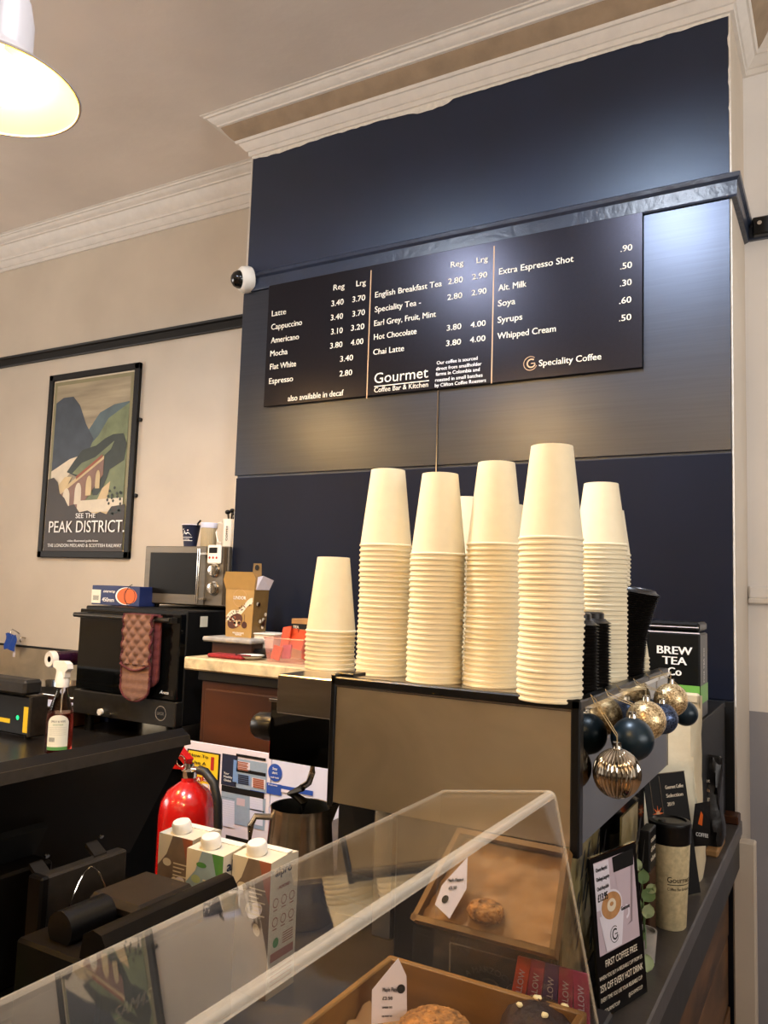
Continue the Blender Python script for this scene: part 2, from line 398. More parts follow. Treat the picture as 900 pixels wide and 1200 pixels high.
UP = V((0, 0, 1)); RX = V((1, 0, 0)); RY = V((0, 1, 0))
def wtext(mb, Y, txt, x0, y0, x1, cap_px, m, bold=.012, shear=0):      # a line of print on a wall plane of constant Y
    p0 = at(x0, y0, Y=Y); p1 = at(x1, y0 + (635 - y0) * -0.0, Y=Y)
    s = (y0 - 635) / (x0 + 1200); p1 = at(x1, y0 + s * (x1 - x0), Y=Y)
    q = at(x0, y0 - cap_px, Y=Y)
    text(mb, Fr((0, Y, 0), RX, UP), txt, p0.x, p0.z, q.z - p0.z, m, width=p1.x - p0.x, bold=bold, shear=shear)

# ================================================================== THE SETTING
YW, YA = 2.45, 2.80                         # chimney breast face, alcove wall
XL, XR = -2.085, -0.262
b = MB(); b.box(-6, 3, -3.2, 3.0, -0.05, 0, 'floor_tile'); struct(b.build('floor'))
b = MB(); b.box(-6, 3, -3.2, 3.0, ZC, ZC + .05, 'ceiling_paint'); struct(b.build('ceiling'))
b = MB(); b.box(-6, XL, YA, YA + .1, 0, ZC, 'plaster_white'); struct(b.build('wall_left_alcove'))
b = MB(); b.box(XR, 3, YA, YA + .1, 1.25, ZC, 'wall_daylit'); b.box(XR, .45, YA, YA + .1, 0, 1.25, 'wall_shade'); b.box(.45, 3, YA, YA + .1, 0, 1.25, 'wood_dark'); struct(b.build('wall_right_alcove'))
b = MB(); b.box(-6.1, -6, -3.2, 3.0, 0, ZC, 'plaster_white'); struct(b.build('wall_left'))
b = MB(); b.box(3, 3.1, -3.2, 3.0, 0, ZC, 'room_dark'); struct(b.build('wall_right'))
b = MB(); b.box(-6, 3, -3.3, -3.2, 0, 2.3, 'room_dark'); b.box(-6, 3, -3.3, -3.2, 2.3, ZC, 'plaster_white'); struct(b.build('wall_back'))
b = MB(); b.box(XL, XR, YW + .004, YA + .1, 0, ZC, 'plaster_white'); b.box(XL + .006, XR - .006, YW, YW + .006, 0, ZC, 'navy_paint')
struct(b.build('wall_chimney'))
# ragged white paint edges along the navy face
def ragged(z0, z1, x, side, w0, amp):
    mb = MB(); n = int((z1 - z0) / .02); vs = []
    for i in range(n + 1):
        z = z0 + (z1 - z0) * i / n; ww = w0 + amp * (random.random() ** 4)
        vs += [(x, YW - .0015, z), (x - side * ww, YW - .0015, z)]
    mb.add(vs, [(2 * i, 2 * i + 1, 2 * i + 3, 2 * i + 2) for i in range(n)], 'peel_white'); return mb
struct(ragged(1.3, 3.35, XR + .0005, 1, .004, .006).build('trim_paint_edge_right'))
struct(ragged(1.3, 3.35, XL - .0005, -1, .0025, .002).build('trim_paint_edge_left'))
mb = MB(); n = 90; vs = []
for i in range(n + 1):
    x = XL + (XR - XL) * i / n; d = .006 + .004 * (random.random() ** 3) + .008 * max(0, math.sin(i * .21)) * (i < n * .55) + (.010 if .42 < i / n < .5 else 0)
    vs += [(x, YW - .002, 3.352), (x, YW - .002, 3.345 - d)]
mb.add(vs, [(2 * i, 2 * i + 1, 2 * i + 3, 2 * i + 2) for i in range(n)], 'peel_white'); struct(mb.build('trim_paint_edge_top'))
# cornices: profile (projection, drop)
CP = [(0, .138), (.011, .138), (.012, .120), (.018, .119), (.026, .112), (.036, .100), (.041, .094), (.048, .094), (.052, .089), (.053, .083),
      (.066, .072), (.082, .054), (.094, .036), (.104, .035), (.106, .029), (.118, .024), (.130, .015), (.134, .010), (.143, .010), (.146, .004), (.155, .003), (.155, 0)]
def cornice(path, name, cove='cornice_paint'):                    # path: list of (x, y, ox, oy): wall point and outward mitre vector
    mb = MB(); k = len(CP); vs = []
    for x, y, ox, oy in path:
        vs += [(x + ox * p, y + oy * p, ZC - d) for p, d in CP]
    fs = [(i * k + j, i * k + j + 1, (i + 1) * k + j + 1, (i + 1) * k + j) for i in range(len(path) - 1) for j in range(k - 1)]
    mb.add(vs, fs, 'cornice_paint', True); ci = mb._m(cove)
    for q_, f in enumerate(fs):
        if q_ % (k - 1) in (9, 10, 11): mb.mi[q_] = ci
    return struct(mb.build(name, angle=25))
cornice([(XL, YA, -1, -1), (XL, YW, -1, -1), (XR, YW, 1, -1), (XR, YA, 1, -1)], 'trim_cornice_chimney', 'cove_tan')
cornice([(-6, YA, 0, -1), (XL, YA, -1, -1)], 'trim_cornice_left')
cornice([(XR, YA, 1, -1), (3, YA, 0, -1)], 'trim_cornice_right')
# picture rails
RP = [(0, 0), (.014, 0), (.016, .006), (.016, .048), (.024, .056), (.026, .068), (.018, .074), (0, .076)]
def rail(path, name, m, z=2.766, sc=1.0):
    mb = MB(); k = len(RP); vs = []
    for x, y, ox, oy in path: vs += [(x + ox * p, y + oy * p, z + h * sc) for p, h in RP]
    mb.add(vs, [(i * k + j, i * k + j + 1, (i + 1) * k + j + 1, (i + 1) * k + j) for i in range(len(path) - 1) for j in range(k - 1)], m)
    return struct(mb.build(name))
rail([(XL, YW, 0, -1), (XR, YW, 1, -1), (XR, YA, 1, -1)], 'trim_picture_rail_chimney', 'navy_gloss')
rail([(-6, YA, 0, -1), (XL, YA, 0, -1)], 'trim_picture_rail_left', 'black_rail', 2.772, .8)
rail([(XR, YA, 0, -1), (3, YA, 0, -1)], 'trim_picture_rail_right', 'navy_gloss', 2.772, .9)
b = MB(); b.box(XR + .002, 3, YA - .022, YA, 1.600, 1.640, 'wall_daylit', .006); b.box(XR + .002, 3, YA - .034, YA, 1.585, 1.602, 'cornice_paint', .004); struct(b.build('trim_dado_right'))
# rail stop block and bracket at the right
t = thing('rail_bracket', (XR + .05, YA - .02, 2.77), 'small black metal bracket screwed to the end of the picture rail', 'bracket')
b = MB(); b.box(XR + .028, XR + .10, YA - .045, YA - .018, 2.775, 2.835, 'black_plastic', .004); b.build('plate', t)
b = MB(); b.cyl((XR + .05, YA - .045, 2.81), (XR + .05, YA - .053, 2.81), .007, 'chrome', 12); b.build('screw', t)

# panels on the chimney breast
def panel(x0, x1, z0, z1, y, m, name, label, cat, th=.006):
    b = MB(); b.box(x0, x1, y - th, y, z0, z1, m, .001); o = b.build(name); return tag(o, label, cat)
SX = -1.198
panel(SX + .002, -.267, 1.002, 1.314, YW - .001, 'black_matte', 'lower_wall_board', 'black lower wall board at the counter end, behind the black coffee bag', 'panel')
panel(-2.088, SX - .0025, 2.020, 2.764, YW - .002, 'steel_laminate', 'laminate_panel', 'dark metallic wall panel left of the seam, behind the menu board', 'panel')
panel(SX + .0025, -.267, 2.020, 2.764, YW - .002, 'steel_laminate', 'laminate_panel', 'dark metallic wall panel right of the seam, behind the menu board', 'panel')
panel(-2.080, SX - .002, 1.0, 2.010, YW - .001, 'navy_panel', 'navy_wall_board', 'navy wall board under the metallic panels, behind the chocolate box', 'panel')
panel(SX + .002, -.267, 1.318, 2.010, YW - .001, 'navy_panel', 'navy_wall_board', 'navy wall board under the metallic panels, behind the tall cup stacks', 'panel')
b = MB(); b.box(SX - .002, SX + .002, YW - .012, YW - .001, 1.97, 2.29, 'chrome'); tag(b.build('joint_strip'), 'thin bright vertical strip covering the joint between two wall panels', 'strip')

# menu board
YB = YW - .022
t = thing('menu_board', (-1.23, YB, 2.28), 'wide dark menu board with coffee prices in three columns', 'sign')
b = MB(); b.box(-1.948, -.512, YB, YB + .006, 2.283, 2.770, 'menu_board', .001)
b.build('board', t)
b = MB()
for i, x in enumerate((-1.85, -1.2, -.6)):
    b.box(x, x + .03, YB + .006, YW - .008, 2.45, 2.6, 'black_matte')
b.build('spacer', t)
def z3(x, y): return 270 + .36667 * x, 280 + .36667 * y
def z4(x, y): return 560 + .37778 * x, 220 + .37778 * y
L = []
for s_, x0, x1, y in (('Reg', 330, 365, 165), ('Lrg', 403, 433, 152), ('3.40', 323, 362, 216), ('3.70', 390, 431, 203), ('3.40', 321, 360, 261), ('3.70', 390, 430, 249),
     ('3.10', 322, 359, 306), ('3.20', 386, 428, 294), ('3.80', 319, 358, 351), ('4.00', 385, 425, 341), ('3.40', 351, 392, 393), ('2.80', 349, 389, 440),
     ('Latte', 133, 178, 248), ('Cappuccino', 131, 229, 291), ('Americano', 130, 219, 334), ('Mocha', 128, 183, 376), ('Flat White', 127, 210, 418), ('Espresso', 124, 200, 464),
     ('also available in decaf', 184, 362, 519), ('Reg', 705, 745, 92), ('Lrg', 787, 823, 78), ('English Breakfast Tea', 463, 676, 188), ('2.80', 696, 743, 146), ('2.90', 773, 821, 131),
     ('Speciality Tea -', 462, 609, 235), ('2.80', 694, 741, 196), ('2.90', 771, 819, 182), ('Earl Grey, Fruit, Mint', 460, 657, 279), ('Hot Chocolate', 459, 595, 323),
     ('3.80', 692, 738, 294), ('4.00', 768, 816, 284), ('Chai Latte', 457, 555, 371), ('3.80', 690, 737, 343), ('4.00', 766, 815, 332)):
    x, y_ = z3(x0, y); xe, _ = z3(x1, y); b = MB(); wtext(b, YB, s_, x, y_, xe, 6.9, 'print_cream', bold=.018); b.build('lettering', t)
for s_, x0, x1, y in (('Extra Espresso Shot', 66, 297, 270), ('.90', 443, 479, 200), ('Alt. Milk', 64, 151, 321), ('.50', 442, 478, 254), ('Soya', 63, 116, 369), ('.30', 441, 477, 307),
     ('Syrups', 62, 138, 420), ('.60', 439, 476, 361), ('Whipped Cream', 61, 242, 470), ('.50', 438, 476, 415), ('Speciality Coffee', 190, 383, 554)):
    x, y_ = z4(x0, y); xe, _ = z4(x1, y); b = MB(); wtext(b, YB, s_, x, y_, xe, 7.6, 'print_cream', bold=.018); b.build('lettering', t)
for i, (s_, x0, x1, y) in enumerate((('Our coffee is sourced', 660, 790, 402), ('direct from smallholder', 658, 803, 421), ('farms in Colombia and', 657, 797, 438), ('roasted in small batches', 655, 806, 457), ('by Clifton Coffee Roasters', 654, 817, 474))):
    x, y_ = z3(x0, y); xe, _ = z3(x1, y); b = MB(); wtext(b, YB, s_, x, y_, xe, 4.2, 'print_white', bold=.02); b.build('lettering', t)
x, y_ = z3(460, 462); xe, _ = z3(632, 0); b = MB(); wtext(b, YB, 'Gourmet', x, y_, xe, 12.5, 'print_cream', bold=.0); b.build('lettering', t); b = MB()
x, y_ = z3(460, 491); xe, _ = z3(632, 0); wtext(b, YB, 'Coffee Bar & Kitchen', x, y_, xe, 6, 'print_cream', bold=.01)
b.build('lettering', t)
fb = Fr((0, YB, 0), RX, UP)
b = MB(); p0 = at(*z3(460, 470), Y=YB); p1 = at(*z3(635, 444), Y=YB); fb.rect(b, p0.x, p1.x, p0.z - .004, p0.z - .001, 'print_cream')
cg = at(*z4(163, 545), Y=YB); fb.ring(b, cg.x, cg.z, .0215, .0235, 'gold_line', .9, 5.9); fb.ring(b, cg.x + .003, cg.z, .011, .0155, 'gold_line', .9, 6.0)
fb.rect(b, cg.x + .002, cg.x + .016, cg.z - .002, cg.z + .001, 'gold_line')
b.build('emblem', t)
for (xa, ya), (xb_, yb_) in ((z3(451, 100), z3(435, 510)), (z4(53, 180), z4(40, 608))):
    pa, pb = at(xa, ya, Y=YB), at(xb_, yb_, Y=YB); xm = (pa.x + pb.x) / 2
    b = MB(); fb.rect(b, xm - .0022, xm + .0022, pb.z, min(pa.z, 2.768), 'gold_line'); b.build('divider', t)

# security camera on the chimney corner
ax = V((-.45, -.85, -.18)).normalized(); c0 = at(290, 328, Y=YW - .015)
t = thing('security_camera', c0, 'white dome security camera with black eye at the corner of the menu board', 'camera')
b = MB(); b.lathe([(0, -.012), (.052, -.012), (.054, .0), (.052, .022), (.042, .034), (.036, .036)], 'white_plastic', c0, 32, ax); b.build('housing', t)
b = MB(); b.lathe([(.037, .030), (.036, .042), (.028, .058), (.015, .067), (0, .070)], 'oven_glass', c0, 28, ax); b.build('dome', t)
b = MB(); b.box(c0.x - .03, c0.x + .03, c0.y + .0, YW, c0.z - .04, c0.z - .015, 'black_matte', .004); b.build('wall_mount', t)

# framed poster
PY = YA - .022
x0, x1, zt, zb = -3.700, -3.022, 2.677, 1.698
t = thing('framed_poster', ((x0 + x1) / 2, YA, zb), 'tall framed railway travel poster with black frame on the cream wall', 'picture')
b = MB()
for a in ((x0, x1, zt - .034, zt), (x0, x1, zb, zb + .034), (x0, x0 + .034, zb, zt), (x1 - .034, x1, zb, zt)): b.box(a[0], a[1], PY, YA, a[2], a[3], 'black_rail', .003)
b.build('frame', t)
ys = PY + .010; fp = Fr((x0, ys, zb), RX, UP); W, H = x1 - x0, zt - zb
b = MB(); fp.rect(b, .034, W - .034, .034, H - .034, 'poster_cream', 0); fp.rect(b, .042, W - .042, .042, H - .042, 'poster_margin', .0006)
b.build('mount', t)
b = MB(); u0, u1, w0, w1 = .062, W - .062, .062, H - .062
def pu(x, y): return (u0 + (u1 - u0) * x, w0 + (w1 - w0) * y)
def art(pts, m, k): fp.poly(b, [pu(*q) for q in pts], m, .0010 + .0004 * k)
art([(0, 0), (1, 0), (1, 1), (0, 1)], 'poster_sky', 0)
art([(.3, .62), (.45, .68), (.62, .8), (.8, .84), (1, .85), (1, .5), (.3, .5)], 'poster_teal', 1)
art([(0, .5), (0, .89), (.1, .92), (.24, .92), (.34, .86), (.44, .74), (.56, .64), (.3, .5)], 'poster_navy', 2)
art([(.5, .6), (.62, .66), (.74, .76), (1, .84), (1, .2), (.5, .2)], 'poster_green', 3)
art([(0, .52), (.3, .6), (.55, .63), (.45, .5), (.2, .42), (0, .40)], 'poster_navy', 4)
art([(0, .46), (.25, .53), (.42, .55), (.30, .46), (.0, .30)], 'poster_cream', 5)
art([(.22, .45), (.32, .52), (.42, .58), (.60, .60), (.72, .64), (.82, .66), (.95, .66), (1, .6), (.98, .5), (.8, .45), (.7, .3), (.6, .3), (.5, .45), (.35, .42)], 'poster_forest', 6)
art([(.30, .44), (.42, .50), (.60, .53), (.84, .62), (.80, .57), (.60, .49), (.42, .42)], 'poster_green', 7)
art([(.66, .30), (.84, .42), (1, .5), (1, .14), (.55, .14)], 'poster_green', 8)
art([(.42, .12), (.60, .20), (.72, .34), (.82, .38), (.78, .22), (.95, .15)], 'poster_sand', 9)
art([(.05, .33), (.20, .42), (.30, .42), (.24, .36), (.12, .30)], 'poster_sand', 9)
art([(.08, .30), (.72, .53), (.72, .42), (.60, .34), (.46, .24), (.30, .16), (.12, .16)], 'poster_brick', 10)
art([(.08, .285), (.72, .515), (.72, .535), (.07, .31)], 'poster_sand', 11)
art([(.36, .40), (.70, .525), (.70, .545), (.36, .42)], 'carton_print_red', 12)
for ax_, az_, aw, ah in ((.24, .22, .10, .13), (.40, .25, .09, .13), (.54, .30, .075, .12), (.655, .34, .06, .11)):
    pts = [(ax_ - aw / 2, az_), (ax_ + aw / 2, az_)] + [(ax_ + aw / 2 * math.cos(i * PI / 8), az_ + ah * (.55 + .45 * math.sin(i * PI / 8))) for i in range(9)]
    art(pts, 'poster_cream' if ax_ < .5 else 'poster_sand', 13)
art([(.40, .27), (1, .28), (1, .2), (.40, .2)], 'poster_cream', 14)
art([(-.03, .1), (-.03, .41), (.05, .42), (.11, .39), (.15, .32), (.22, .29), (.28, .24), (.36, .25), (.44, .20), (.55, .21), (.64, .185), (.72, .20), (.80, .185), (.86, .23), (1.03, .24), (1.03, .1)], 'poster_brown', 15)
art([(-.03, -.035), (1.03, -.035), (1.03, .12), (-.03, .12)], 'poster_brown', 16)
for i in range(26): q = (random.uniform(.80, .98), random.uniform(.18, .34)); fp.circle(b, *pu(*q), .008, 'poster_forest', .0010 + .0004 * 16, 8)
b.build('picture', t)
b = MB()
def z5(x, y): return 20 + .3 * x, 400 + .3 * y
for s_, xa, xb_, y, cap, bo in (('SEE THE', 229, 306, 691, 6, .02), ('PEAK DISTRICT.', 124, 418, 747, 14, .012), ('video illustrated guide from', 196, 316, 783, 2.6, .01), ('THE LONDON MIDLAND & SCOTTISH RAILWAY', 119, 408, 803, 4, .02)):
    x, y_ = z5(xa, y); xe, _ = z5(xb_, y); wtext(b, ys - .010, s_, x, y_, xe, cap, 'print_white', bold=bo)
b.build('lettering', t)
for zz in (zt - .29, zb + .31):
    b = MB(); b.cyl((x1 + .012, YA - .012, zz), (x1 + .012, YA, zz), .010, 'black_rail', 12); b.box(x1 - .004, x1 + .012, YA - .010, YA - .004, zz - .005, zz + .005, 'black_rail'); b.build('hanging_tab', t)

# pendant lamps
def pendant(c, label):
    c = V(c); t = thing('pendant_lamp', c, label, 'lamp', 'enamel pendant lamps over the counter')
    out = [(.045, .190), (.062, .180), (.070, .14), (.070, .075), (.078, .062), (.120, .030), (.158, .004), (.160, 0)]
    b = MB(); b.lathe(out, 'shade_outer', c, 48); b.lathe([(r - .002, z - .001) for r, z in out], 'shade_inner', c, 48); b.build('shade', t)
    b = MB(); b.lathe([(.162, -.002), (.163, .001), (.160, .003), (.157, .001), (.158, -.002)], 'shade_outer', c, 48, close=True); b.build('rim', t)
    b = MB(); b.sphere(c + V((0, 0, .028)), .052, 'bulb', 24, 14); b.build('bulb', t)
    b = MB(); b.cyl(c + V((0, 0, .07)), c + V((0, 0, .13)), .02, 'white_plastic', 16); b.build('socket', t)
    b = MB(); b.tube([c + V((0, 0, .185)), c + V((0, 0, .6)), V((c.x, c.y, ZC - .02))], .0035, 'dark_grey'); b.build('flex', t)
    b = MB(); b.lathe([(0, 0), (.05, 0), (.05, .02), (0, .025)], 'shade_outer', V((c.x, c.y, ZC - .025)), 24); b.build('ceiling_rose', t); return t
PC = at_d(-13, 104, 1.5)
pendant(PC, 'cream enamel pendant lamp with a bright yellow inside, hanging over the till')
pendant((-2.50, 1.14, 2.50), 'second enamel pendant lamp, out beyond the till')
for x_, y_, l_ in ((-3.3, -.6, 'enamel pendant lamp over the seating, furthest along the left wall'), (-1.9, -.6, 'enamel pendant lamp over the seating, in the middle of the back row'), (-.5, -.6, 'enamel pendant lamp over the seating, at the right end of the back row')): pendant((x_, y_, 2.64), l_)
for cx_, cy_ in COOL_SPOTS:
    t = thing('downlight', (cx_, cy_, ZC), 'round cool white ceiling downlight ' + ('over the till' if cx_ < -1 else 'over the espresso machine'), 'lamp', 'ceiling downlights')
    b = MB(); b.lathe([(.085, 0), (.085, -.012), (.07, -.014), (.07, 0)], 'white_plastic', (cx_, cy_, ZC), 28); b.build('ring', t)
    b = MB(); b.disc((cx_, cy_, ZC - .008), .07, 'downlight_glass', (0, 0, -1)); b.build('lens', t)

# ================================================================== FRONT COUNTER
ZT = 1.0; XC = -.249
t = thing('service_counter', (-.7, 1.0, 0), 'long dark grey topped service counter clad in rough brown planks', 'counter')
b = MB(); b.box(-1.15, XC, -.8, 2.445, .962, ZT, 'counter_top', .003); b.build('worktop', t)
b = MB(); b.box(XC - .028, XC - .003, -.8, 2.44, .885, .962, 'counter_edge', .002); b.build('fascia', t)
b = MB(); b.box(-1.12, XC - .05, -.8, 2.44, 0, .96, 'black_matte'); b.build('carcass', t)
for k_ in range(5):
    for y0_, y1_ in (((-.8, .62), (.623, 2.395)) if k_ % 2 else ((-.8, 1.30), (1.303, 2.395))):
        z1_ = .884 - k_ * .176; b = MB(); b.box(XC - .05, XC - .030 + random.uniform(-.003, .003), y0_, y1_, z1_ - .172, z1_, 'wood_plank', .002); b.build('plank', t, base=(XC, y0_, z1_ - .1))
b = MB(); b.box(XC - .02, XC + .035, 2.40, 2.445, 0, .955, 'plaster_white', .004); struct(b.build('trim_corner_post'))

# ================================================================== ESPRESSO MACHINE
YM = 1.088; MX0, MX1, MYB = -.706, -.310, 1.715; ZM = 1.449
t = thing('espresso_machine', (-.6, 1.4, ZT), 'large steel espresso machine with black edges, carrying the paper cup stacks', 'coffee machine')
b = MB(); b.box(MX0 + .006, MX1 - .010, YM, YM + .010, 1.262, 1.4405, 'steel_brushed', .001); plab(b.build('back_panel', t), 'brushed steel back panel with smudges')
b = MB(); b.box(MX0 - .002, MX1 + .002, YM - .003, YM + .018, 1.4430, 1.4560, 'black_plastic', .002); b.build('top_rail', t)
b = MB(); b.box(MX1 - .012, MX1 + .001, YM - .003, YM + .016, 1.250, 1.4560, 'black_plastic', .002); b.build('corner_post', t)
b = MB(); b.box(MX0 - .004, MX0 + .006, YM - .003, YM + .016, 1.255, 1.4600, 'black_plastic', .002); b.box(MX0 - .004, MX0 + .03, YM + .012, YM + .05, 1.455, 1.461, 'black_plastic', .001); b.build('corner_post', t)
b = MB(); b.box(MX0 + .004, MX1 - .012, YM - .0015, YM, 1.4405, 1.4430, 'chrome'); b.build('trim_line', t)
b = MB(); b.box(MX0 - .12, MX1 - .004, YM + .012, MYB - .004, 1.385, ZM, 'steel', .002); b.build('cup_tray', t)
b = MB(); b.box(MX1 - .004, MX1, YM + .016, MYB, 1.264, 1.440, 'steel_mirror', .001); b.box(MX1 - .006, MX1, MYB - .004, MYB, 1.264, 1.45, 'steel_mirror'); b.build('side_panel', t)
b = MB(); b.box(MX1 - .018, MX1 + .001, YM + .016, MYB, 1.441, 1.455, 'black_plastic', .002); b.build('side_rail', t)
b = MB(); b.box(MX1 - .0005, MX1 + .0025, YM + .016, MYB, 1.440, 1.4462, 'chrome'); b.build('side_trim', t)
b = MB(); b.box(MX0 + .02, MX1 - .006, YM + .018, MYB - .01, 1.285, 1.385, 'black_matte'); b.build('housing', t)
b = MB(); b.box(-.60, -.352, YM + .025, MYB - .02, 1.04, 1.285, 'black_plastic', .004); b.build('lower_body', t)
b = MB(); b.box(-.352, -.350, YM + .04, MYB - .03, 1.045, 1.262, 'oven_glass'); plab(b.build('lower_side_panel', t), 'glossy black lower side panel')
# maker's plate on the lower body
fl = Fr((-.585, YM + .0245, 0), RX, UP); b = MB()
pa = at(527, 1103, Y=YM + .0245); pb = at(637, 1129, Y=YM + .0245)
x0, x1, z1 = pa.x, pb.x, pa.z; z0 = z1 - .066; W = x1 - x0
f2 = Fr((x0, YM + .0243, z0), RX, UP); H = z1 - z0
for r4 in ((0, W, H - .0022, H), (0, W, 0, .0022), (0, .0022, 0, H), (W - .0022, W, 0, H)): f2.rect(b, *r4, 'steel')
def arc(a, bb):
    R = .05; th = (a - W * .45) / R; return f2.p(W * .45 + (R + bb) * math.sin(th), .0 + (R + bb) * math.cos(th) - .012, .0008)
text(b, f2, 'LA MARZOCCO', W * .45, 0, .0085, 'steel', width=.085, align='c', warp=arc, bold=.02)
f2.circle(b, W * .45, .022, .014, 'steel', ry=.009); f2.circle(b, W * .45, .022, .010, 'dark_grey', .0009, ry=.006)
text(b, f2, 'CE', W * .76, .016, .017, 'steel', width=.030, bold=.01)
b.build('maker_plate', t)
# left wing with the cup shelf, knob and steam arm
LX0, LY0, LZ = -.918, 1.205, 1.39
b = MB(); b.box(LX0, MX0, LY0, LY0 + .45, 1.280, LZ - .004, 'steel_mirror', .002); b.build('left_wing', t)
b = MB(); b.box(LX0 - .003, MX0, LY0 - .003, LY0 + .01, LZ - .006, LZ - .0005, 'chrome', .001); b.build('shelf_edge', t)
b = MB(); b.box(LX0, MX0, LY0 + .01, LY0 + .45, LZ - .005, LZ - .001, 'dark_grey'); b.build('lower_cup_shelf', t)
kc = at(313, 851, X=LX0 - .03)
b = MB(); b.lathe([(0, .050), (.020, .050), (.024, .044), (.026, .020), (.024, .004), (.014, 0), (.010, -.02)], 'black_plastic', kc + V((.025, 0, 0)), 28, (-1, 0, 0), rib=(16, .05)); b.build('steam_knob', t)
sw = at(366, 905, Y=1.24); jc = V((-.868, 1.245, 1.0))
b = MB(); b.tube([sw + V((0, 0, .02)), sw, sw + V((-.004, -.004, -.018)), sw + V((-.02, -.006, -.030))], .006, 'chrome'); b.build('steam_pipe', t)
b = MB(); b.tube([sw + V((-.016, -.006, -.028)), sw + V((-.040, -.006, -.042)), V((jc.x + .006, jc.y, 1.205)), V((jc.x - .002, jc.y, 1.17)), V((jc.x - .004, jc.y, 1.08))], .0085, 'rubber', radii=[.007, .009, .009, .008, .004]); b.build('steam_wand_sleeve', t)
for fx, fy in ((-.56, YM + .06), (-.36, YM + .06), (-.56, 1.64), (-.36, 1.64)):
    b = MB(); b.cyl((fx, fy, ZT), (fx, fy, 1.04), .018, 'black_plastic', 16); b.build('foot', t)
b = MB(); b.box(-.66, -.62, YM + .06, 1.6, 1.05, 1.39, 'steel', .004); b.box(-.90, -.60, 1.42, 1.62, 1.02, 1.28, 'black_matte', .004); b.build('group_column', t)
b = MB(); b.box(-.90, -.60, 1.30, 1.62, ZT, 1.03, 'dark_grey', .004); b.build('drip_tray', t)

# ---------- paper cups
def cup_mesh(name, H, R, r):
    b = MB()
    # upside down: rim at z=0, base at z=H
    prof = [(R - .0008, .0030), (R - .0012, .0002), (R + .0006, -.0002), (R + .0019, .0012), (R + .0018, .0034), (R + .0002, .0042), (r, H), (r - .0016, H + .0003), (r - .0022, H - .005), (0, H - .005)]
    b.lathe(prof, 'cup_white', n=40)
    b.lathe([(R - .0008, .0030), (r - .0007, H - .006), (0, H - .0062)], 'cup_white', n=28)
    # overlapped seam
    a = -1.9; vs = []
    for z, rr in ((.005, R), (H - .001, r)):
        for da in (0, .05): vs.append((rr * 1.003 * math.cos(a + da * R / rr) + .0002, rr * 1.003 * math.sin(a + da * R / rr), z))
    b.add(vs, [(0, 1, 3, 2)], 'cup_white')
    me = b.build(name); C.objects.unlink(me); return me
CUP16 = cup_mesh('paper_cup', .136, .0445, .0300); CUP12 = cup_mesh('paper_cup', .112, .0445, .0300); CUP8 = cup_mesh('paper_cup', .092, .040, .0275)
ORD = 'top second third fourth fifth sixth seventh eighth ninth tenth eleventh twelfth thirteenth fourteenth fifteenth sixteenth seventeenth eighteenth nineteenth twentieth'.split()
def ordinal(i):
    if i < 20: return ORD[i]
    if i < 30: return 'twenty-' + ('x first second third fourth fifth sixth seventh eighth ninth'.split()[i - 19] if i > 19 else '') if (i - 19) < 10 else 'thirtieth'
    if i == 39: return 'fortieth'
    if i > 39: return 'forty-' + 'x first second third fourth fifth sixth seventh eighth ninth'.split()[i - 39]
    return 'thirty-' + 'x first second third fourth fifth sixth seventh eighth ninth'.split()[i - 29]
def cup_stack(px, py, dist, proto, y_top, desc, z=ZM, sp=.0083, wob=.0012, n=None):
    base = at(px, py, Z=z); dd = at_d(px, py, dist); k = (dist / ((base - EYE).dot(f_))); x, y = base.x * k, base.y * k
    if n is None:
        H = (py - y_top) * dist / F; n = max(1, round(H / sp))
    dx = dy = 0
    for i in range(n + 1):
        c = proto.copy(); C.objects.link(c)
        dx += random.uniform(-wob, wob) * .4; dy += random.uniform(-wob, wob) * .4
        c.location = (x + dx, y + dy, z + .0005 + i * sp); c.rotation_euler = (0, 0, random.uniform(-.5, .5))
        k_ = n - i; o = ordinal(k_)
        tag(c, ('top cup' if k_ == 0 else o + ' cup from the top') + ' ' + desc, 'cup', 'upside down paper cups ' + desc)
    return x, y
cup_stack(385.5, 821, 1.46, CUP16, 739, 'of the shortest white stack, on the low steel shelf', z=LZ)
cup_stack(446.5, 805, 1.385, CUP16, 656, 'of the white stack beside the shortest one', sp=.0088)
cup_stack(508.5, 809, 1.305, CUP16, 662, 'of the white stack below the panel joint', sp=.0085)
cup_stack(576, 811, 1.275, CUP16, 648, 'of the second tallest white stack', sp=.0082)
cup_stack(644, 819, 1.128, CUP16, 631, 'of the tallest white stack, nearest the machine corner', sp=.0080)
cup_stack(704, 799, 1.41, CUP12, 642, 'of the short-cup stack behind the small black lids', sp=.0081)
cup_stack(713, 787, 1.60, CUP8, 652, 'of the small-cup stack touching the leaning black lids', sp=.0081)
cup_stack(543, 790, 1.53, CUP12, 658, 'of the hidden stack behind the panel-joint stack', sp=.0083)
cup_stack(590, 790, 1.56, CUP12, 663, 'of the hidden stack behind the second tallest', sp=.0083)
cup_stack(736, 787, 1.60, CUP8, 775, 'of the low stack behind the leaning black lids', sp=.0081, n=3)

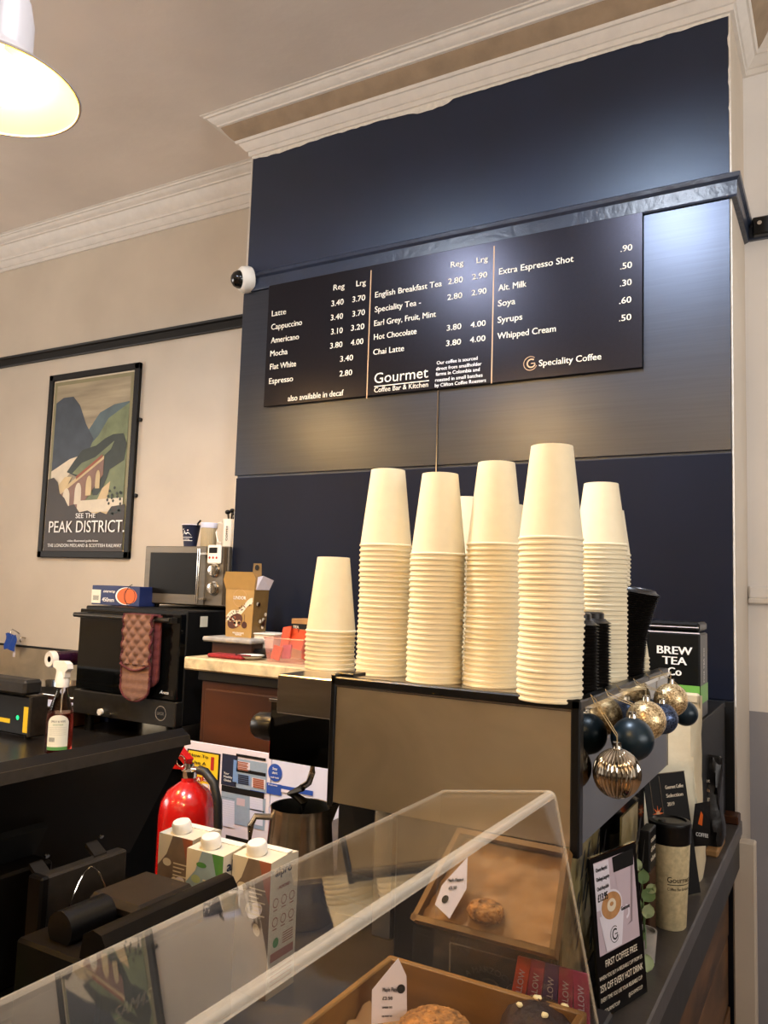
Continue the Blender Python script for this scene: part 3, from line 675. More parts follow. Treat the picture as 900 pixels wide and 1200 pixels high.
# ---------- black lids
def lid_mesh(R, small):
    b = MB()
    b.lathe([(R - .003, .001), (R, 0), (R + .0035, .0015), (R, .003), (R - .004, .0055), (R - .006, .0085), (R * .55 if small else R - .010, .0095), (R * .5 if small else R - .012, .0065), (0, .0065)], 'lid_black', n=32)
    o = b.build('cup_lid'); C.objects.unlink(o); return o
LID9 = lid_mesh(.043, False); LID6 = lid_mesh(.0290, True)
base = at(728, 790, Z=ZM); k = 1.52 / ((base - EYE).dot(f_)); bx, by = base.x * k, base.y * k
n = 46; lean = at_d(743, 690, 1.52); lx = lean.x - bx
for i in range(n):
    q = i / (n - 1); c = LID9.copy(); C.objects.link(c); c.location = (bx + lx * q ** 2.2, by, ZM + .0005 + i * .0036 * .96); sc = .92 + .10 * q
    c.scale = (sc, sc, 1); c.rotation_euler = (0, .16 * q ** 2, 0)
    k_ = n - 1 - i; tag(c, ordinal(k_) + (' lid' if k_ == 0 else ' lid from the top') + ' of the tall leaning black lid stack', 'lid', 'tall leaning stack of black lids')
for px, py, dist, nm in ((676.5, 812, 1.235, 'touching the tallest cup stack'), (692.5, 805, 1.33, 'in front of the short-cup stack')):
    base = at(px, py, Z=ZM); k = dist / ((base - EYE).dot(f_)); bx, by = base.x * k, base.y * k
    for i in range(22):
        c = LID6.copy(); C.objects.link(c); c.location = (bx, by, ZM + .0005 + i * .0048)
        k_ = 21 - i; tag(c, ('top small black lid' if k_ == 0 else ordinal(k_) + ' small black lid from the top,') + ' ' + nm, 'lid', 'small black lids ' + nm)
    top = MB(); top.lathe([(.020, 0), (.0205, .011), (.018, .013), (0, .013)], 'lid_black', (bx, by, ZM + 22 * .0048 + .002), 24)
    tag(top.build('lid_plug', base=(bx, by, ZM + .1)), 'black plug cap on the lid stack ' + nm, 'cap')

# ---------- tea tins on a small black shelf
t = thing('shelf_riser', (-.45, 2.15, ZT), 'low black riser at the back of the counter, under the tea tins', 'shelf')
b = MB(); b.box(-.62, -.286, 1.99, 2.42, 1.300, 1.316, 'black_matte', .002); b.build('top', t)
b = MB(); b.box(-.62, -.60, 2.0, 2.42, ZT, 1.300, 'black_matte'); b.build('side', t)
b = MB(); b.box(-.306, -.288, 2.0, 2.42, ZT, 1.300, 'black_matte'); b.build('side', t)
b = MB(); b.box(-.6, -.306, 2.38, 2.41, ZT, 1.300, 'navy_panel'); b.build('back', t)
def tin(x0, lab, writing):
    w, y0 = .118, 2.0; t = thing('tea_tin', (x0 + w / 2, y0 + w / 2, 1.316), lab, 'tin', 'black tea tins')
    b = MB(); b.box(x0, x0 + w, y0, y0 + w, 1.3165, 1.515, 'tin_black', .004); b.build('body', t)
    b = MB(); b.box(x0 + .001, x0 + w - .001, y0 + .001, y0 + w - .001, 1.518, 1.540, 'tin_black', .005); b.build('lid', t)
    f = Fr((x0, y0, 1.3165), RX, UP); b = MB(); f.rect(b, .001, w - .001, .1975, .2000, 'paper_white', .0004); f.rect(b, .003, w - .003, .2110, .2130, 'paper_white', .0004); b.build('seam_band', t)
    b = MB(); f.rect(b, .001, w - .001, .036, .078, 'lime_print', .0005)
    fr = Fr((x0 + w, y0, 1.3165), RY, UP); fr.rect(b, .001, w - .001, .036, .078, 'lime_print', .0005)
    text(b, f, 'GREEN TEA', .012, .060, .0045, 'print_black', off=.0012); text(b, f, '15 TEA BAGS', .012, .048, .0045, 'print_black', off=.0012); b.build('label_band', t)
    b = MB()
    for s_, z, wd in (('BREW', .148, .078), ('TEA', .124, .054), ('Co', .099, .030)): text(b, f, s_, w * .52, z, .019, 'print_white', width=wd, align='c', bold=.04)
    fs_ = Fr((x0 + w, y0 + .055, 1.37), UP * 1, -RY); text(b, fs_, 'FINE TEA CO', 0.03, 0, .010, 'print_white', width=.08, bold=.02)
    b.build('lettering', t)
    return t
tin(-.408, 'black tea tin with white lettering and a green band, fully visible', 1)
tin(-.533, 'black tea tin half hidden behind the leaning black lids', 1)

# ---------- Christmas baubles on the machine side
def bauble(px, py, r, kind, lab, top):
    X = MX1 + r + .003; c = at(px, py, X=X); t = thing('bauble', c, lab, 'bauble', 'Christmas baubles hung on the espresso machine')
    b = MB()
    if kind == 'ribbed': b.lathe([(r * math.sin(PI * i / 16), -r * 1.08 * math.cos(PI * i / 16)) for i in range(17)], 'gold_chrome', c, 112, rib=(28, .12))
    else: b.sphere(c, r, kind, 36, 22)
    b.build('ball', t)
    b = MB(); b.lathe([(.0, .008), (.0055, .008), (.006, 0), (.007, -.003)], 'gold_chrome', c + V((0, 0, r * (1.07 if kind == 'ribbed' else 1))), 16); b.build('cap', t)
    a = c + V((0, 0, r + .008)); q = at(*top, X=MX1 + .003); q.z = 1.456
    b = MB(); b.tube([a, a + V((.0, .002, .012)), V((q.x + .003, q.y + .003, 1.452)), V((q.x - .004, q.y + .002, 1.4585)), V((q.x + .002, q.y - .004, 1.45)), a + V((0, -.002, .010)), a], .0007, 'cord', 5); b.build('cord', t)
bauble(723, 906, .0315, 'ribbed', 'shiny gold ribbed bauble, hanging lowest', (695, 815))
bauble(741, 866, .0315, 'navy_bauble', 'large matte navy bauble above the ribbed gold one', (712, 806))
bauble(757, 844, .0310, 'gold_glitter', 'gold glitter bauble above the large matte navy one', (725, 802))
bauble(776, 842, .0270, 'navy_glitter', 'navy glitter bauble between two gold glitter ones', (745, 795))
bauble(786, 820, .0300, 'gold_glitter', 'highest gold glitter bauble, near the tea tins', (760, 790))
bauble(803, 836, .0250, 'navy_bauble', 'small matte navy bauble nearest the white coffee bag', (775, 786))

# ---------- coffee bags
def bag(c, w, d, h, m, name, lab, roll=True, n=7, crease=.006):
    random.seed(int(c[0] * 1000) + int(h * 1000)); mb = MB(); seg = 20; rows = 12; vs = []
    for i in range(rows + 1):
        q = i / rows; z = c[2] + h * q; ww = w / 2 * (1 - .05 * q + .05 * math.sin(q * 7)); dd = d / 2 * (1 - q ** 2.2 * .85)
        for j in range(seg):
            a = 2 * PI * j / seg; x = math.copysign(abs(math.cos(a)) ** .45, math.cos(a)) * ww; y = math.copysign(abs(math.sin(a)) ** .45, math.sin(a)) * dd
            j_ = crease * math.sin(q * 9 + j * 1.7) * (q > .05) + random.uniform(-.0015, .0015)
            vs.append((c[0] + x + j_ * .5, c[1] + y + j_, z))
    fs = [(i * seg + j, i * seg + (j + 1) % seg, (i + 1) * seg + (j + 1) % seg, (i + 1) * seg + j) for i in range(rows) for j in range(seg)]
    fs += [tuple(range(seg)), tuple(range(rows * seg, (rows + 1) * seg))]
    mb.add(vs, fs, m, True)
    if roll: mb.box(c[0] - w / 2 * .93, c[0] + w / 2 * .93, c[1] - d * .14, c[1] + d * .1, c[2] + h - .018, c[2] + h + .004, m, .004)
    return mb
t = thing('coffee_bag', (-.335, 1.90, ZT), 'tall white folded coffee bag with a black label, beside the machine', 'bag')
bag((-.335, 1.90, ZT), .125, .085, .385, 'fabric_bag', '', '', True).build('bag', t)
f = Fr((-.2755, 1.858, ZT), V((-.10, .995, 0)) * -1, UP); f = Fr(at(807, 1000, Y=1.845), RX, UP)
b = MB(); p1_ = at(809, 984, Y=1.852); p2_ = at(827, 975, Y=1.852)
f = Fr((p1_.x, 1.850, 0), RX, UP); f.poly(b, [(0, 1.075), (.040, 1.085), (.040, 1.175), (.010, 1.165)], 'bag_black', .001); text(b, f, 'COFFEE', .012, 1.10, .008, 'print_white', width=.024, off=.002); f.poly(b, [(.016, 1.125), (.024, 1.122), (.026, 1.145), (.022, 1.152)], 'orange_print', .002)
plab(b.build('label', t), 'black label on the white bag')
t = thing('coffee_bag', (-.295, 2.12, ZT), 'black coffee bag with faint lettering, standing behind the white bag', 'bag')
bag((-.300, 2.12, ZT + .018), .085, .07, .200, 'bag_black', '', '', True).build('bag', t)
b = MB(); f = Fr((-.335, 2.082, ZT), RX, UP)
for i, s_ in enumerate(('Gourmet', 'Colombia', 'COFFEE', 'blend')): text(b, f, s_, .012, .165 - i * .022, .009, 'gold_line' if i % 2 else 'print_cream', width=.042, off=.004)
b.build('lettering', t)
b = MB(); b.box(-.34, -.262, 2.06, 2.19, ZT, ZT + .017, 'kraft', .004); tag(b.build('wooden_block'), 'flat brown wooden block under the black coffee bag', 'block')
b = MB(); b.box(-.30, -.252, 2.38, 2.44, ZT, ZT + .022, 'wood_dark', .003); tag(b.build('wooden_offcut'), 'small dark wooden offcut at the far end of the counter', 'block')

# ---------- travel mug
mc = V((-.2865, 1.600, ZT)); t = thing('travel_mug', mc, 'speckled cream travel mug with a black lid on the counter', 'mug')
b = MB(); b.lathe([(0, .002), (.026, 0), (.0285, .003), (.0360, .152), (.0360, .153)], 'mug_speckle', mc, 40); b.build('body', t)
b = MB(); b.lathe([(.0362, .150), (.0372, .152), (.0378, .180), (.0385, .183), (.0375, .187), (.030, .189), (.028, .186), (.010, .185), (0, .185)], 'black_plastic', mc, 40)
b.lathe([(0, .189), (.006, .189), (.007, .186)], 'dark_grey', mc + V((-.012, -.010, 0)), 16); b.build('lid', t)
def wrap(R0, a0, c):
    def g(a, bb):
        R = R0(bb); th = a0 + a / R; return c + V((R * math.cos(th), R * math.sin(th), bb))
    return g
Rm = lambda z: .0285 + (.0360 - .0285) * z / .152 + .0004
b = MB(); wp = wrap(Rm, math.atan2(-.865, .15), mc)
text(b, None, 'Gourmet', -.004, .086, .0105, 'print_black', width=.048, bold=.0, warp=wp); text(b, None, 'Coffee Bar & Kitchen', -.004, .072, .0055, 'print_black', width=.050, bold=.01, warp=wp)
vs = []
for i in range(12): vs += [wp(-.004 + .052 * i / 11, .0815), wp(-.004 + .052 * i / 11, .0828)]
b.add(vs, [(2 * i, 2 * i + 2, 2 * i + 3, 2 * i + 1) for i in range(11)], 'print_black'); b.build('lettering', t)

# ---------- price sign (reusable cup offer)
BL_, BR_ = V((-.306, 1.192, ZT + .003)), V((-.268, 1.316, ZT + .003)); TL_ = V((-.332, 1.178, 1.217))
rr = (BR_ - BL_).normalized(); W = (BR_ - BL_).length; uu = (TL_ - BL_); uu = (uu - rr * uu.dot(rr)); H = uu.length; uu.normalize()
f = Fr(BL_, rr, uu); t = thing('counter_sign', (BL_ + BR_) / 2, 'upright counter sign offering a reusable cup, with a latte photo', 'sign')
b = MB(); b.obox(f.p(0, 0, -.004), rr * W, uu * H, f.n * .004, 'black_plastic'); b.build('frame', t)
b = MB(); b.obox(f.p(.0, H, -.004), rr * W, uu * .0015, f.n * .005, 'chrome'); b.build('clear_edge', t)
b = MB(); b.obox(f.p(.02, .10, -.005), rr * (W - .04), uu * .004, f.n * -.05 + V((0, 0, -.098)), 'black_plastic'); b.build('easel_back', t)
def q(a, bb): return (a * W, bb * H)
b = MB(); f.rect(b, .008, W - .010, .38 * H, .965 * H, 'photo_lilac')
f.rect(b, .008, .048, .66 * H, .96 * H, 'paper_white', .0009)
f.poly(b, [q(.45, .96), q(.93, .97), q(.90, .86), q(.46, .86)], 'black_matte', .0010)
f.poly(b, [q(.49, .86), q(.83, .86), q(.74, .50), q(.56, .50)], 'photo_lilac', .0011); f.poly(b, [q(.83, .86), q(.88, .86), q(.78, .50), q(.66, .49), q(.74, .51)], 'photo_shadow', .0012)
f.poly(b, [q(.10, .62), q(.62, .62), q(.52, .39), q(.20, .39)], 'paper_white', .0013); f.ring(b, .66 * W, .58 * H, .006, .010, 'paper_white', -1.6, 1.6, off=.0013)
f.circle(b, .36 * W, .66 * H, .030, 'paper_white', .0014, ry=.022); f.circle(b, .36 * W, .662 * H, .027, 'latte_foam', .0016, ry=.0185)
f.circle(b, .36 * W, .665 * H, .012, 'poster_cream', .0018, ry=.009); f.circle(b, .36 * W, .672 * H, .005, 'latte_foam', .0020, ry=.003)
f.ring(b, .38 * W, .475 * H, .0105, .0115, 'print_black', .9, 6.0, off=.0016); f.ring(b, .39 * W, .475 * H, .0055, .0078, 'print_black', .8, 6.0, off=.0016); f.rect(b, .385 * W, .385 * W + .008, .472 * H, .478 * H, 'print_black', .0016)
b.build('photo', t)
b = MB()
for s_, y, cp, wd in (('Choose Recycled', .905, .0055, .030), ('Challenge Longevity', .845, .0055, .034), ('Check Recyclable', .785, .0055, .031), ('£13.95', .715, .011, .026)): text(b, f, s_, .012, y * H, cp, 'print_black', width=wd, off=.0014)
text(b, f, 'Gourmet', .55 * W, .60 * H, .0055, 'print_black', width=.024, off=.0016)
for s_, y, cp, wd, x in (('FIRST COFFEE FREE', .300, .0095, .088, .16), ('WHEN YOU BUY A REUSABLE CUP FROM US', .235, .0055, .118, .02), ('25% OFF EVERY HOT DRINK', .165, .0095, .118, .02), ('EVERY TIME YOU USE YOUR REUSABLE CUP', .105, .0055, .114, .02), ('#GOURMETCUP', .035, .005, .045, .04), ('@GOURMETCUP', .045, .005, .040, .58)):
    text(b, f, s_, x * W, y * H, cp, 'print_cream', width=wd, off=.0010, bold=.005)
b.build('lettering', t)

# ---------- second black card and gold foil packs
BL_ = at(770, 1062, Z=ZT + .003); BR_ = at(822, 1043, Z=ZT + .003)
BL_ = V((-.325, 1.70, ZT + .003)); BR_ = V((-.262, 1.80, ZT + .003))
rr = (BR_ - BL_).normalized(); W = .118; f = Fr(BL_, rr, (UP + V((-.15, .09, 0))).normalized()); H = .235
t = thing('menu_card', BL_, 'black card with an orange star and pale lettering, behind the travel mug', 'sign')
b = MB(); b.obox(f.p(0, 0, -.002), f.r * W, f.u * H, f.n * .002, 'print_black'); b.obox(f.p(0, H, -.002), f.r * W, f.u * .0015, f.n * .003, 'steel'); b.build('card', t)
b = MB(); b.obox(f.p(.02, .11, -.004), f.r * (W - .04), f.u * .003, f.n * -.05 + V((0, 0, -.105)), 'print_black'); b.build('easel_back', t)
b = MB()
for s_, y, wd in (('Gourmet Coffee', .87, .052), ('Selection', .80, .048), ('2019', .73, .02), ('Flavours', .55, .036), ('Hot Chocolate', .47, .044)): text(b, f, s_, .056, y * H, .0075, 'print_cream', width=wd, off=.001)
for i in range(8):
    a = i * PI / 4; f.poly(b, [(.028 + .005 * math.cos(a + .4), .68 * H + .005 * math.sin(a + .4)), (.028 + .016 * math.cos(a), .68 * H + .016 * math.sin(a)), (.028 + .005 * math.cos(a - .4), .68 * H + .005 * math.sin(a - .4))], 'orange_print')
f.circle(b, .028, .68 * H, .005, 'gold_line', .0008); f.rect(b, .015, .0165, .0, .98 * H, 'steel'); f.rect(b, .042, .0435, .35 * H, .98 * H, 'steel'); f.ring(b, .045, .5 * H, .008, .010, 'steel'); b.build('print', t)
def foil(x, y0, y1, lean, lab, h=.245):
    t = thing('foil_pack', (x, (y0 + y1) / 2, ZT), lab, 'packet', 'gold foil packs between the sign and the machine')
    f = Fr((x, y0, ZT), RY, (UP + V((lean, 0, 0))).normalized()); W = y1 - y0; mb = MB(); nn = 8; vs = []
    for i in range(nn + 1):
        for j in range(7):
            k = math.sin(PI * i / nn) * math.sin(PI * j / 6) * .012; vs.append(f.p(W * j / 6, h * i / nn, k))
    mb.add(vs, [(i * 7 + j, i * 7 + j + 1, (i + 1) * 7 + j + 1, (i + 1) * 7 + j) for i in range(nn) for j in range(6)], 'gold_foil', True)
    mb.obox(f.p(0, 0, -.003), f.r * W, f.u * h, f.n * .0025, 'gold_foil'); mb.build('pouch', t)
    mb = MB()
    for i in range(28):
        a0 = random.uniform(.02, .85) * W; z0 = random.uniform(.03, .8) * h; mb_pts = [(a0, z0), (a0 + .012, z0 + .004), (a0 + .028, z0 + .040), (a0 + .018, z0 + .036)]
        mb_pts = [(min(a, W - .003), min(z, h - .004)) for a, z in mb_pts]; f.poly(mb, mb_pts, 'print_black', .0135)
    mb.build('stripe_print', t); return t
foil(-.3185, 1.345, 1.46, .02, 'gold foil pack with black stripes, nearest the plant')
foil(-.347, 1.14, 1.335, .0, 'wide striped gold foil pack, added to imitate the reflected pack behind the sign', .250)  # added pack standing in for the mirror image in the machine side
t = thing('chocolate_box', (-.30, 1.54, ZT), 'black and brown boxed chocolate standing behind the gold foil pack', 'box')
b = MB(); b.box(-.318, -.300, 1.49, 1.545, ZT, ZT + .120, 'wood_dark', .002); b.box(-.318, -.300, 1.49, 1.545, ZT + .120, ZT + .190, 'print_black', .002); b.build('box', t)
f = Fr((-.300, 1.49, ZT), RY, UP); b = MB()
for i, s_ in enumerate(('coco', 'choc', 'olate')): text(b, f, s_, .006, .170 - i * .016, .009, 'print_cream', width=.036)
b.build('lettering', t)
# plant
pc = V((-.300, 1.425, ZT)); t = thing('potted_plant', pc, 'small plant with round green leaves peeping out beside the counter sign', 'plant')
b = MB(); b.lathe([(0, .001), (.017, .001), (.021, .05), (.018, .05), (.017, .045), (0, .045)], 'stone_riser', pc + V((.004, -.0, 0)), 24); b.build('pot', t)
def leafq(mb, c, d, L, Wd, m, nrm=V((.5, -.8, .4))):
    d = V(d).normalized(); s = d.cross(nrm).normalized(); n2 = s.cross(d); vs = [V(c)]; k = 8; R = []
    prof = [(0, 0), (.15, .6), (.35, .95), (.6, 1), (.82, .7), (1, 0)]
    vs = []
    for x, wv in prof:
        for sg in (-1, 0, 1): vs.append(V(c) + d * L * x + s * sg * wv * Wd / 2 + n2 * (.003 * abs(sg) - .006 * x * x))
    mb.add(vs, [(3 * i + j, 3 * i + j + 1, 3 * i + j + 4, 3 * i + j + 3) for i in range(5) for j in (0, 1)], m, True)
for px, py, L_, m_, dx in ((752, 1035, .024, 'leaf_green', .2), (755, 1055, .026, 'leaf_green', .6), (757, 1075, .024, 'leaf_pale', .3), (753, 1090, .022, 'leaf_green', -.2), (757, 1118, .026, 'leaf_pale', .1), (749, 1020, .02, 'leaf_pale', -.3), (750, 1068, .024, 'leaf_green', -.5), (759, 1045, .018, 'leaf_pale', .8)):
    c = at(px, py, Y=1.395); b = MB(); leafq(b, c, (dx, -.2, .9 if py < 1080 else -.4), L_, L_ * .85, m_); b.build('leaf', t)
b = MB()
for px, py in ((752, 1035), (757, 1075), (757, 1112)): c = at(px, py, Y=1.396); b.tube([pc + V((.004, 0, .045)), (pc + c) / 2 + V((.004, -.006, .045)), c], .0012, 'leaf_green', 5)
b.build('stem', t)

# ================================================================== DISPLAY CASE
t = thing('display_case', (-.4, .4, ZT), 'clear acrylic display case with a thick bent edge over the cake trays', 'display case')
YF, YN = .985, -.35; TA = V((-.462, 0, 1.336)); TB = V((-.312, 0, 1.358)); PBt = V((-.236, 0, ZT + .004)); TH = .004
def sweep(prof, y0, y1, m, smooth=True):
    mb = MB(); k = len(prof); vs = []
    for y in (y0, y1): vs += [(p[0], y, p[1]) for p in prof]
    mb.add(vs, [(j, (j + 1) % k, k + (j + 1) % k, k + j) for j in range(k)] + [tuple(range(k)), tuple(range(2 * k - 1, k - 1, -1))], m, smooth); return mb
d1 = (TB - TA).normalized(); d2 = (PBt - TB).normalized(); n1 = V((-d1.z, 0, d1.x)); n2 = V((d2.z * -1, 0, d2.x)); RB = .008
p_in = TB - d1 * RB; p_out = TB + d2 * RB
arcp = []
for i in range(7):
    s = i / 6; arcp.append(p_in * (1 - s) ** 2 + TB * 2 * s * (1 - s) + p_out * s * s)
sheet = lambda a, bb, nn: [(a.x, a.z), (bb.x, bb.z), (bb.x - nn.x * TH, bb.z - nn.z * TH), (a.x - nn.x * TH, a.z - nn.z * TH)]
sweep(sheet(TA, p_in, n1), YN, YF, 'acrylic', False).build('top_sheet', t)
sweep(sheet(p_out, PBt, n2), YN, YF, 'acrylic', False).build('front_pane', t)
ip = [V((p.x - (n1 * (1 - i / 6) + n2 * (i / 6)).x * TH, 0, p.z - (n1 * (1 - i / 6) + n2 * (i / 6)).z * TH)) for i, p in enumerate(arcp)]
sweep([(p.x, p.z) for p in arcp] + [(p.x, p.z) for p in reversed(ip)], YN, YF, 'acrylic_bend').build('bent_edge', t)
TILT = 0.0
b = MB(); b.prism([(-.472, YF, ZT + .004), (PBt.x - .002, YF, ZT + .004), (p_out.x - .002, YF, p_out.z), (TB.x - .004, YF, TB.z - .006), (p_in.x, YF, p_in.z - .004), (TA.x, YF, TA.z - .004)], (0, -TH, 0), 'acrylic'); b.build('end_pane', t)
b = MB(); b.tube([(TA.x, YN, TA.z - .002), (TA.x, YF, TA.z - .002)], .0022, 'acrylic_bend', 6); b.build('top_edge', t)
b = MB(); b.tube([(TA.x, YF, TA.z - .001), (p_in.x, YF, p_in.z - .001)] + [(p.x, YF, p.z - .001) for p in arcp[1:-1]] + [(p_out.x, YF, p_out.z), (PBt.x, YF, ZT + .006)], .0017, 'acrylic_bend', 6); b.build('end_edge', t)
# wooden tray with kraft paper
def tray(x0, x1, y0, y1, z0, z1, lab):
    t = thing('cake_tray', ((x0 + x1) / 2, (y0 + y1) / 2, z0), lab, 'tray'); th = .009
    b = MB(); b.box(x0, x1, y0, y1, z0, z0 + .006, 'wood_tray'); b.build('base', t)
    for a in ((x0, x1, y0, y0 + th), (x0, x1, y1 - th, y1), (x0, x0 + th, y0 + th, y1 - th), (x1 - th, x1, y0 + th, y1 - th)):
        b = MB(); b.box(a[0], a[1], a[2], a[3], z0 + .006, z1, 'wood_tray', .0015); b.build('side', t)
    return t
TX0, TX1, TY0, TY1, TZ0, TZ1 = -.527, -.262, .62, .968, 1.055, 1.122
tr = tray(-.524, -.264, TY0, .966, TZ0, TZ1, 'wooden cake tray inside the display case, lined with brown paper')
b = MB(); b.box(-.50, -.28, .60, .94, ZT + .0005, TZ0 - .0005, 'black_plastic', .003); tag(b.build('tray_stand'), 'low black stand under the wooden cake tray', 'stand')
b = MB(); nx, ny = 16, 16; vs = []; random.seed(5)
for i in range(nx + 1):
    for j in range(ny + 1):
        x = -.514 + .185 * i / nx; y = .64 + .26 * j / ny; e = min(i, j, nx - i, ny - j)
        vs.append((x, y, TZ0 + .010 + random.uniform(0, .004) + (.026 if e == 0 else .012 if e == 1 else 0) * random.uniform(.7, 1.1)))
b.add(vs, [(i * (ny + 1) + j, (i + 1) * (ny + 1) + j, (i + 1) * (ny + 1) + j + 1, i * (ny + 1) + j + 1) for i in range(nx) for j in range(ny)], 'kraft', True)
tag(b.build('kraft_paper', base=(-.42, .77, TZ0)), 'crumpled brown kraft paper lining the wooden cake tray', 'paper')
def lump(c, r, m, sz, jit, n=18, k=12): b = MB(); b.sphere(c, r, m, n, k, sz, jit); return b
random.seed(3)
def flapjack(c, lab):
    b = MB(); nx = 14; vs = []
    b.sphere(c, .045, 'flapjack', 26, 14, .5, .05)
    for i in range(150):
        a = random.uniform(0, 2 * PI); q_ = random.uniform(0, 1) ** .5; r = .043 * q_; z = .022 * math.sqrt(max(0, 1 - q_ * q_)); b.sphere(V(c) + V((r * math.cos(a), r * math.sin(a), z)), random.uniform(.002, .004), 'flapjack', 6, 4, .6)
    tag(b.build('flapjack', base=c), lab, 'cake')
fz = TZ0 + .035
flapjack(at(510, 1212, Z=fz), 'golden oat flapjack on the brown paper, beside the price card')
cc = at(632, 1196, Z=fz + .012); cc = V((min(cc.x, -.305), cc.y, fz - .004)); t = thing('chocolate_brownie', cc, 'dark chocolate cake topped with chunks and white chocolate pieces', 'cake')
b = MB(); b.sphere(cc, .047, 'chocolate', 34, 20, .78, .035)
for i in range(26):
    a = random.uniform(0, 2 * PI); q_ = random.uniform(.1, .9); r = .042 * q_; z = .029 * math.sqrt(1 - q_ * q_); p = cc + V((r * math.cos(a), r * math.sin(a), z)); s_ = random.uniform(.005, .009)
    b.obox(p, V((s_, s_ * .3, 0)), V((-s_ * .3, s_, s_ * .2)), V((0, s_ * -.2, s_ * .6)), 'chocolate')
b.build('cake', t)
for dx, dy, s_ in ((-.006, .010, .010), (.026, .014, .007), (.012, -.018, .006), (-.02, -.012, .006)):
    p = cc + V((dx, dy, .030)); b = MB(); b.sphere(p + V((0, 0, .003)), s_ * .7, 'white_chunk', 7, 5, .7, .2); b.build('white_chocolate_piece', t)
# price card
def card(px, py, lab, lines, w=.042, h=.056):
    p = at(px, py, Z=fz); f = Fr(p, V((.80, .60, 0)), UP + V((-.06, .12, 0))); t = thing('price_card', p, lab, 'price card')
    b = MB(); b.prism([f.p(-w * .4, 0), f.p(w * .6, .004), f.p(w * .55, h * .9), f.p(w * .30, h * 1.25), f.p(-w * .42, h * .65)], f.n * -.0008, 'paper_white'); b.build('card', t)
    b = MB()
    for i, s_ in enumerate(lines): text(b, f, s_, -.005, h * (.62 - .16 * i), .0045 - .0008 * i, 'print_black', width=.022 if i == 0 else .012, off=.0006)
    f.circle(b, w * .40, h * .66, .0050, 'print_black', .0008); b.build('print', t)
    return t
card(452, 1200, 'small white price card standing in the cake tray beside the flapjack', ('Maple Flapjack', '£2.50', 'contains oats', 'may contain nuts'))

# ---------- snack bars in the gap behind the case
cols = ['pink_packet', 'pink_packet', 'purple_packet', 'pink_packet', 'orange_packet']
t0 = V((-.40, 1.045, ZT))
b = MB(); b.box(-.40, -.262, 1.000, 1.080, ZT + .0005, ZT + .075, 'black_plastic', .003); tag(b.build('bar_holder'), 'low black holder behind the case end, carrying wrapped snack bars', 'box')
names = ['pink wrapped snack bar nearest the counter edge', 'second pink snack bar, next to the purple one', 'purple wrapped snack bar between pink ones', 'pink snack bar on the far side of the purple one', 'orange wrapped snack bar at the inner end of the row']
for i in range(5):
    x = -.283 - i * .021; t = thing('snack_bar', (x, 1.03, ZT + .075), names[i], 'snack bar', 'wrapped snack bars behind the display case')
    f = Fr((x - .009, 1.012, ZT + .0755), RX, UP + V((.05 * (i - 2), .25, 0))); b = MB(); b.obox(f.p(0, 0, -.006), f.r * .018, f.u * .062, f.n * .006, cols[i]); b.build('wrapper', t)
    b = MB(); ff = Fr(f.p(.018, 0), f.u, -f.r); text(b, ff, 'MALLOW', .008, .005, .008, 'photo_lilac', width=.040, off=.0008); b.build('lettering', t)

# added tray standing in for the end pane reflection, on an added riser
b = MB(); b.box(-.508, -.412, 1.000, 1.060, ZT + .0005, 1.150, 'acrylic'); tag(b.build('added_riser'), 'added clear riser under the tray that imitates the end pane reflection', 'stand')
f = Fr((-.507, 1.004, 1.153), RX, V((0, .072, .108)))
t = thing('reflection_tray', (-.42, 1.03, 1.153), 'added tapered wooden tray imitating the cake tray reflected in the end pane', 'tray')
hh = .128; q4 = [(0, 0), (.196, 0), (.192, hh), (.034, hh)]
b = MB(); b.prism([f.p(*q_) for q_ in q4], f.n * -.004, 'wood_tray'); b.build('base', t)
for (a0, c0), (a1, c1) in zip(q4, q4[1:] + q4[:1]):
    dv = V((a1 - a0, c1 - c0, 0)).normalized() * .007; nx_, ny_ = -dv.y, dv.x
    b = MB(); b.prism([f.p(a0, c0, .0002), f.p(a1, c1, .0002), f.p(a1 + nx_, c1 + ny_, .0002), f.p(a0 + nx_, c0 + ny_, .0002)], f.n * .018, 'wood_tray'); b.build('side', t)
random.seed(8); b = MB(); vs = []; NN = 14
for i in range(NN + 1):
    for j in range(NN + 1):
        v_ = j / NN; x = .010 + .034 * v_ + (.176 - .034 * v_) * i / NN; vs.append(f.p(x, .010 + (hh - .020) * v_, .002 + random.uniform(0, .006)))
b.add(vs, [(i * (NN + 1) + j, (i + 1) * (NN + 1) + j, (i + 1) * (NN + 1) + j + 1, i * (NN + 1) + j + 1) for i in range(NN) for j in range(NN)], 'kraft', True)
tag(b.build('kraft_paper', base=f.p(.1, .05)), 'brown kraft paper in the tray that imitates a reflection', 'paper')
b = MB(); oc = f.p(.098, .032, .012); b.sphere(oc, .024, 'flapjack', 20, 12, .6, .06)
for i in range(60): a_ = random.uniform(0, 2 * PI); q_ = random.random() ** .5; b.sphere(oc + V((.023 * q_ * math.cos(a_), -.006 - .006 * (1 - q_), .015 * q_ * math.sin(a_))), .003, 'flapjack', 6, 4, .8)
tag(b.build('flapjack', base=oc), 'crumbly flapjack lying in the tray that imitates a reflection', 'cake')
fc = Fr(f.p(.030, .012, .018), (RX + V((0, 0, .25))), f.u + V((0, -.1, 0))); t = thing('price_card', fc.o, 'white price card propped in the tray that imitates a reflection', 'price card')
b = MB(); b.prism([fc.p(0, .012), fc.p(.026, -.006), fc.p(.042, .030), fc.p(.034, .070), fc.p(.004, .036)], fc.n * -.0008, 'paper_white'); b.build('card', t)
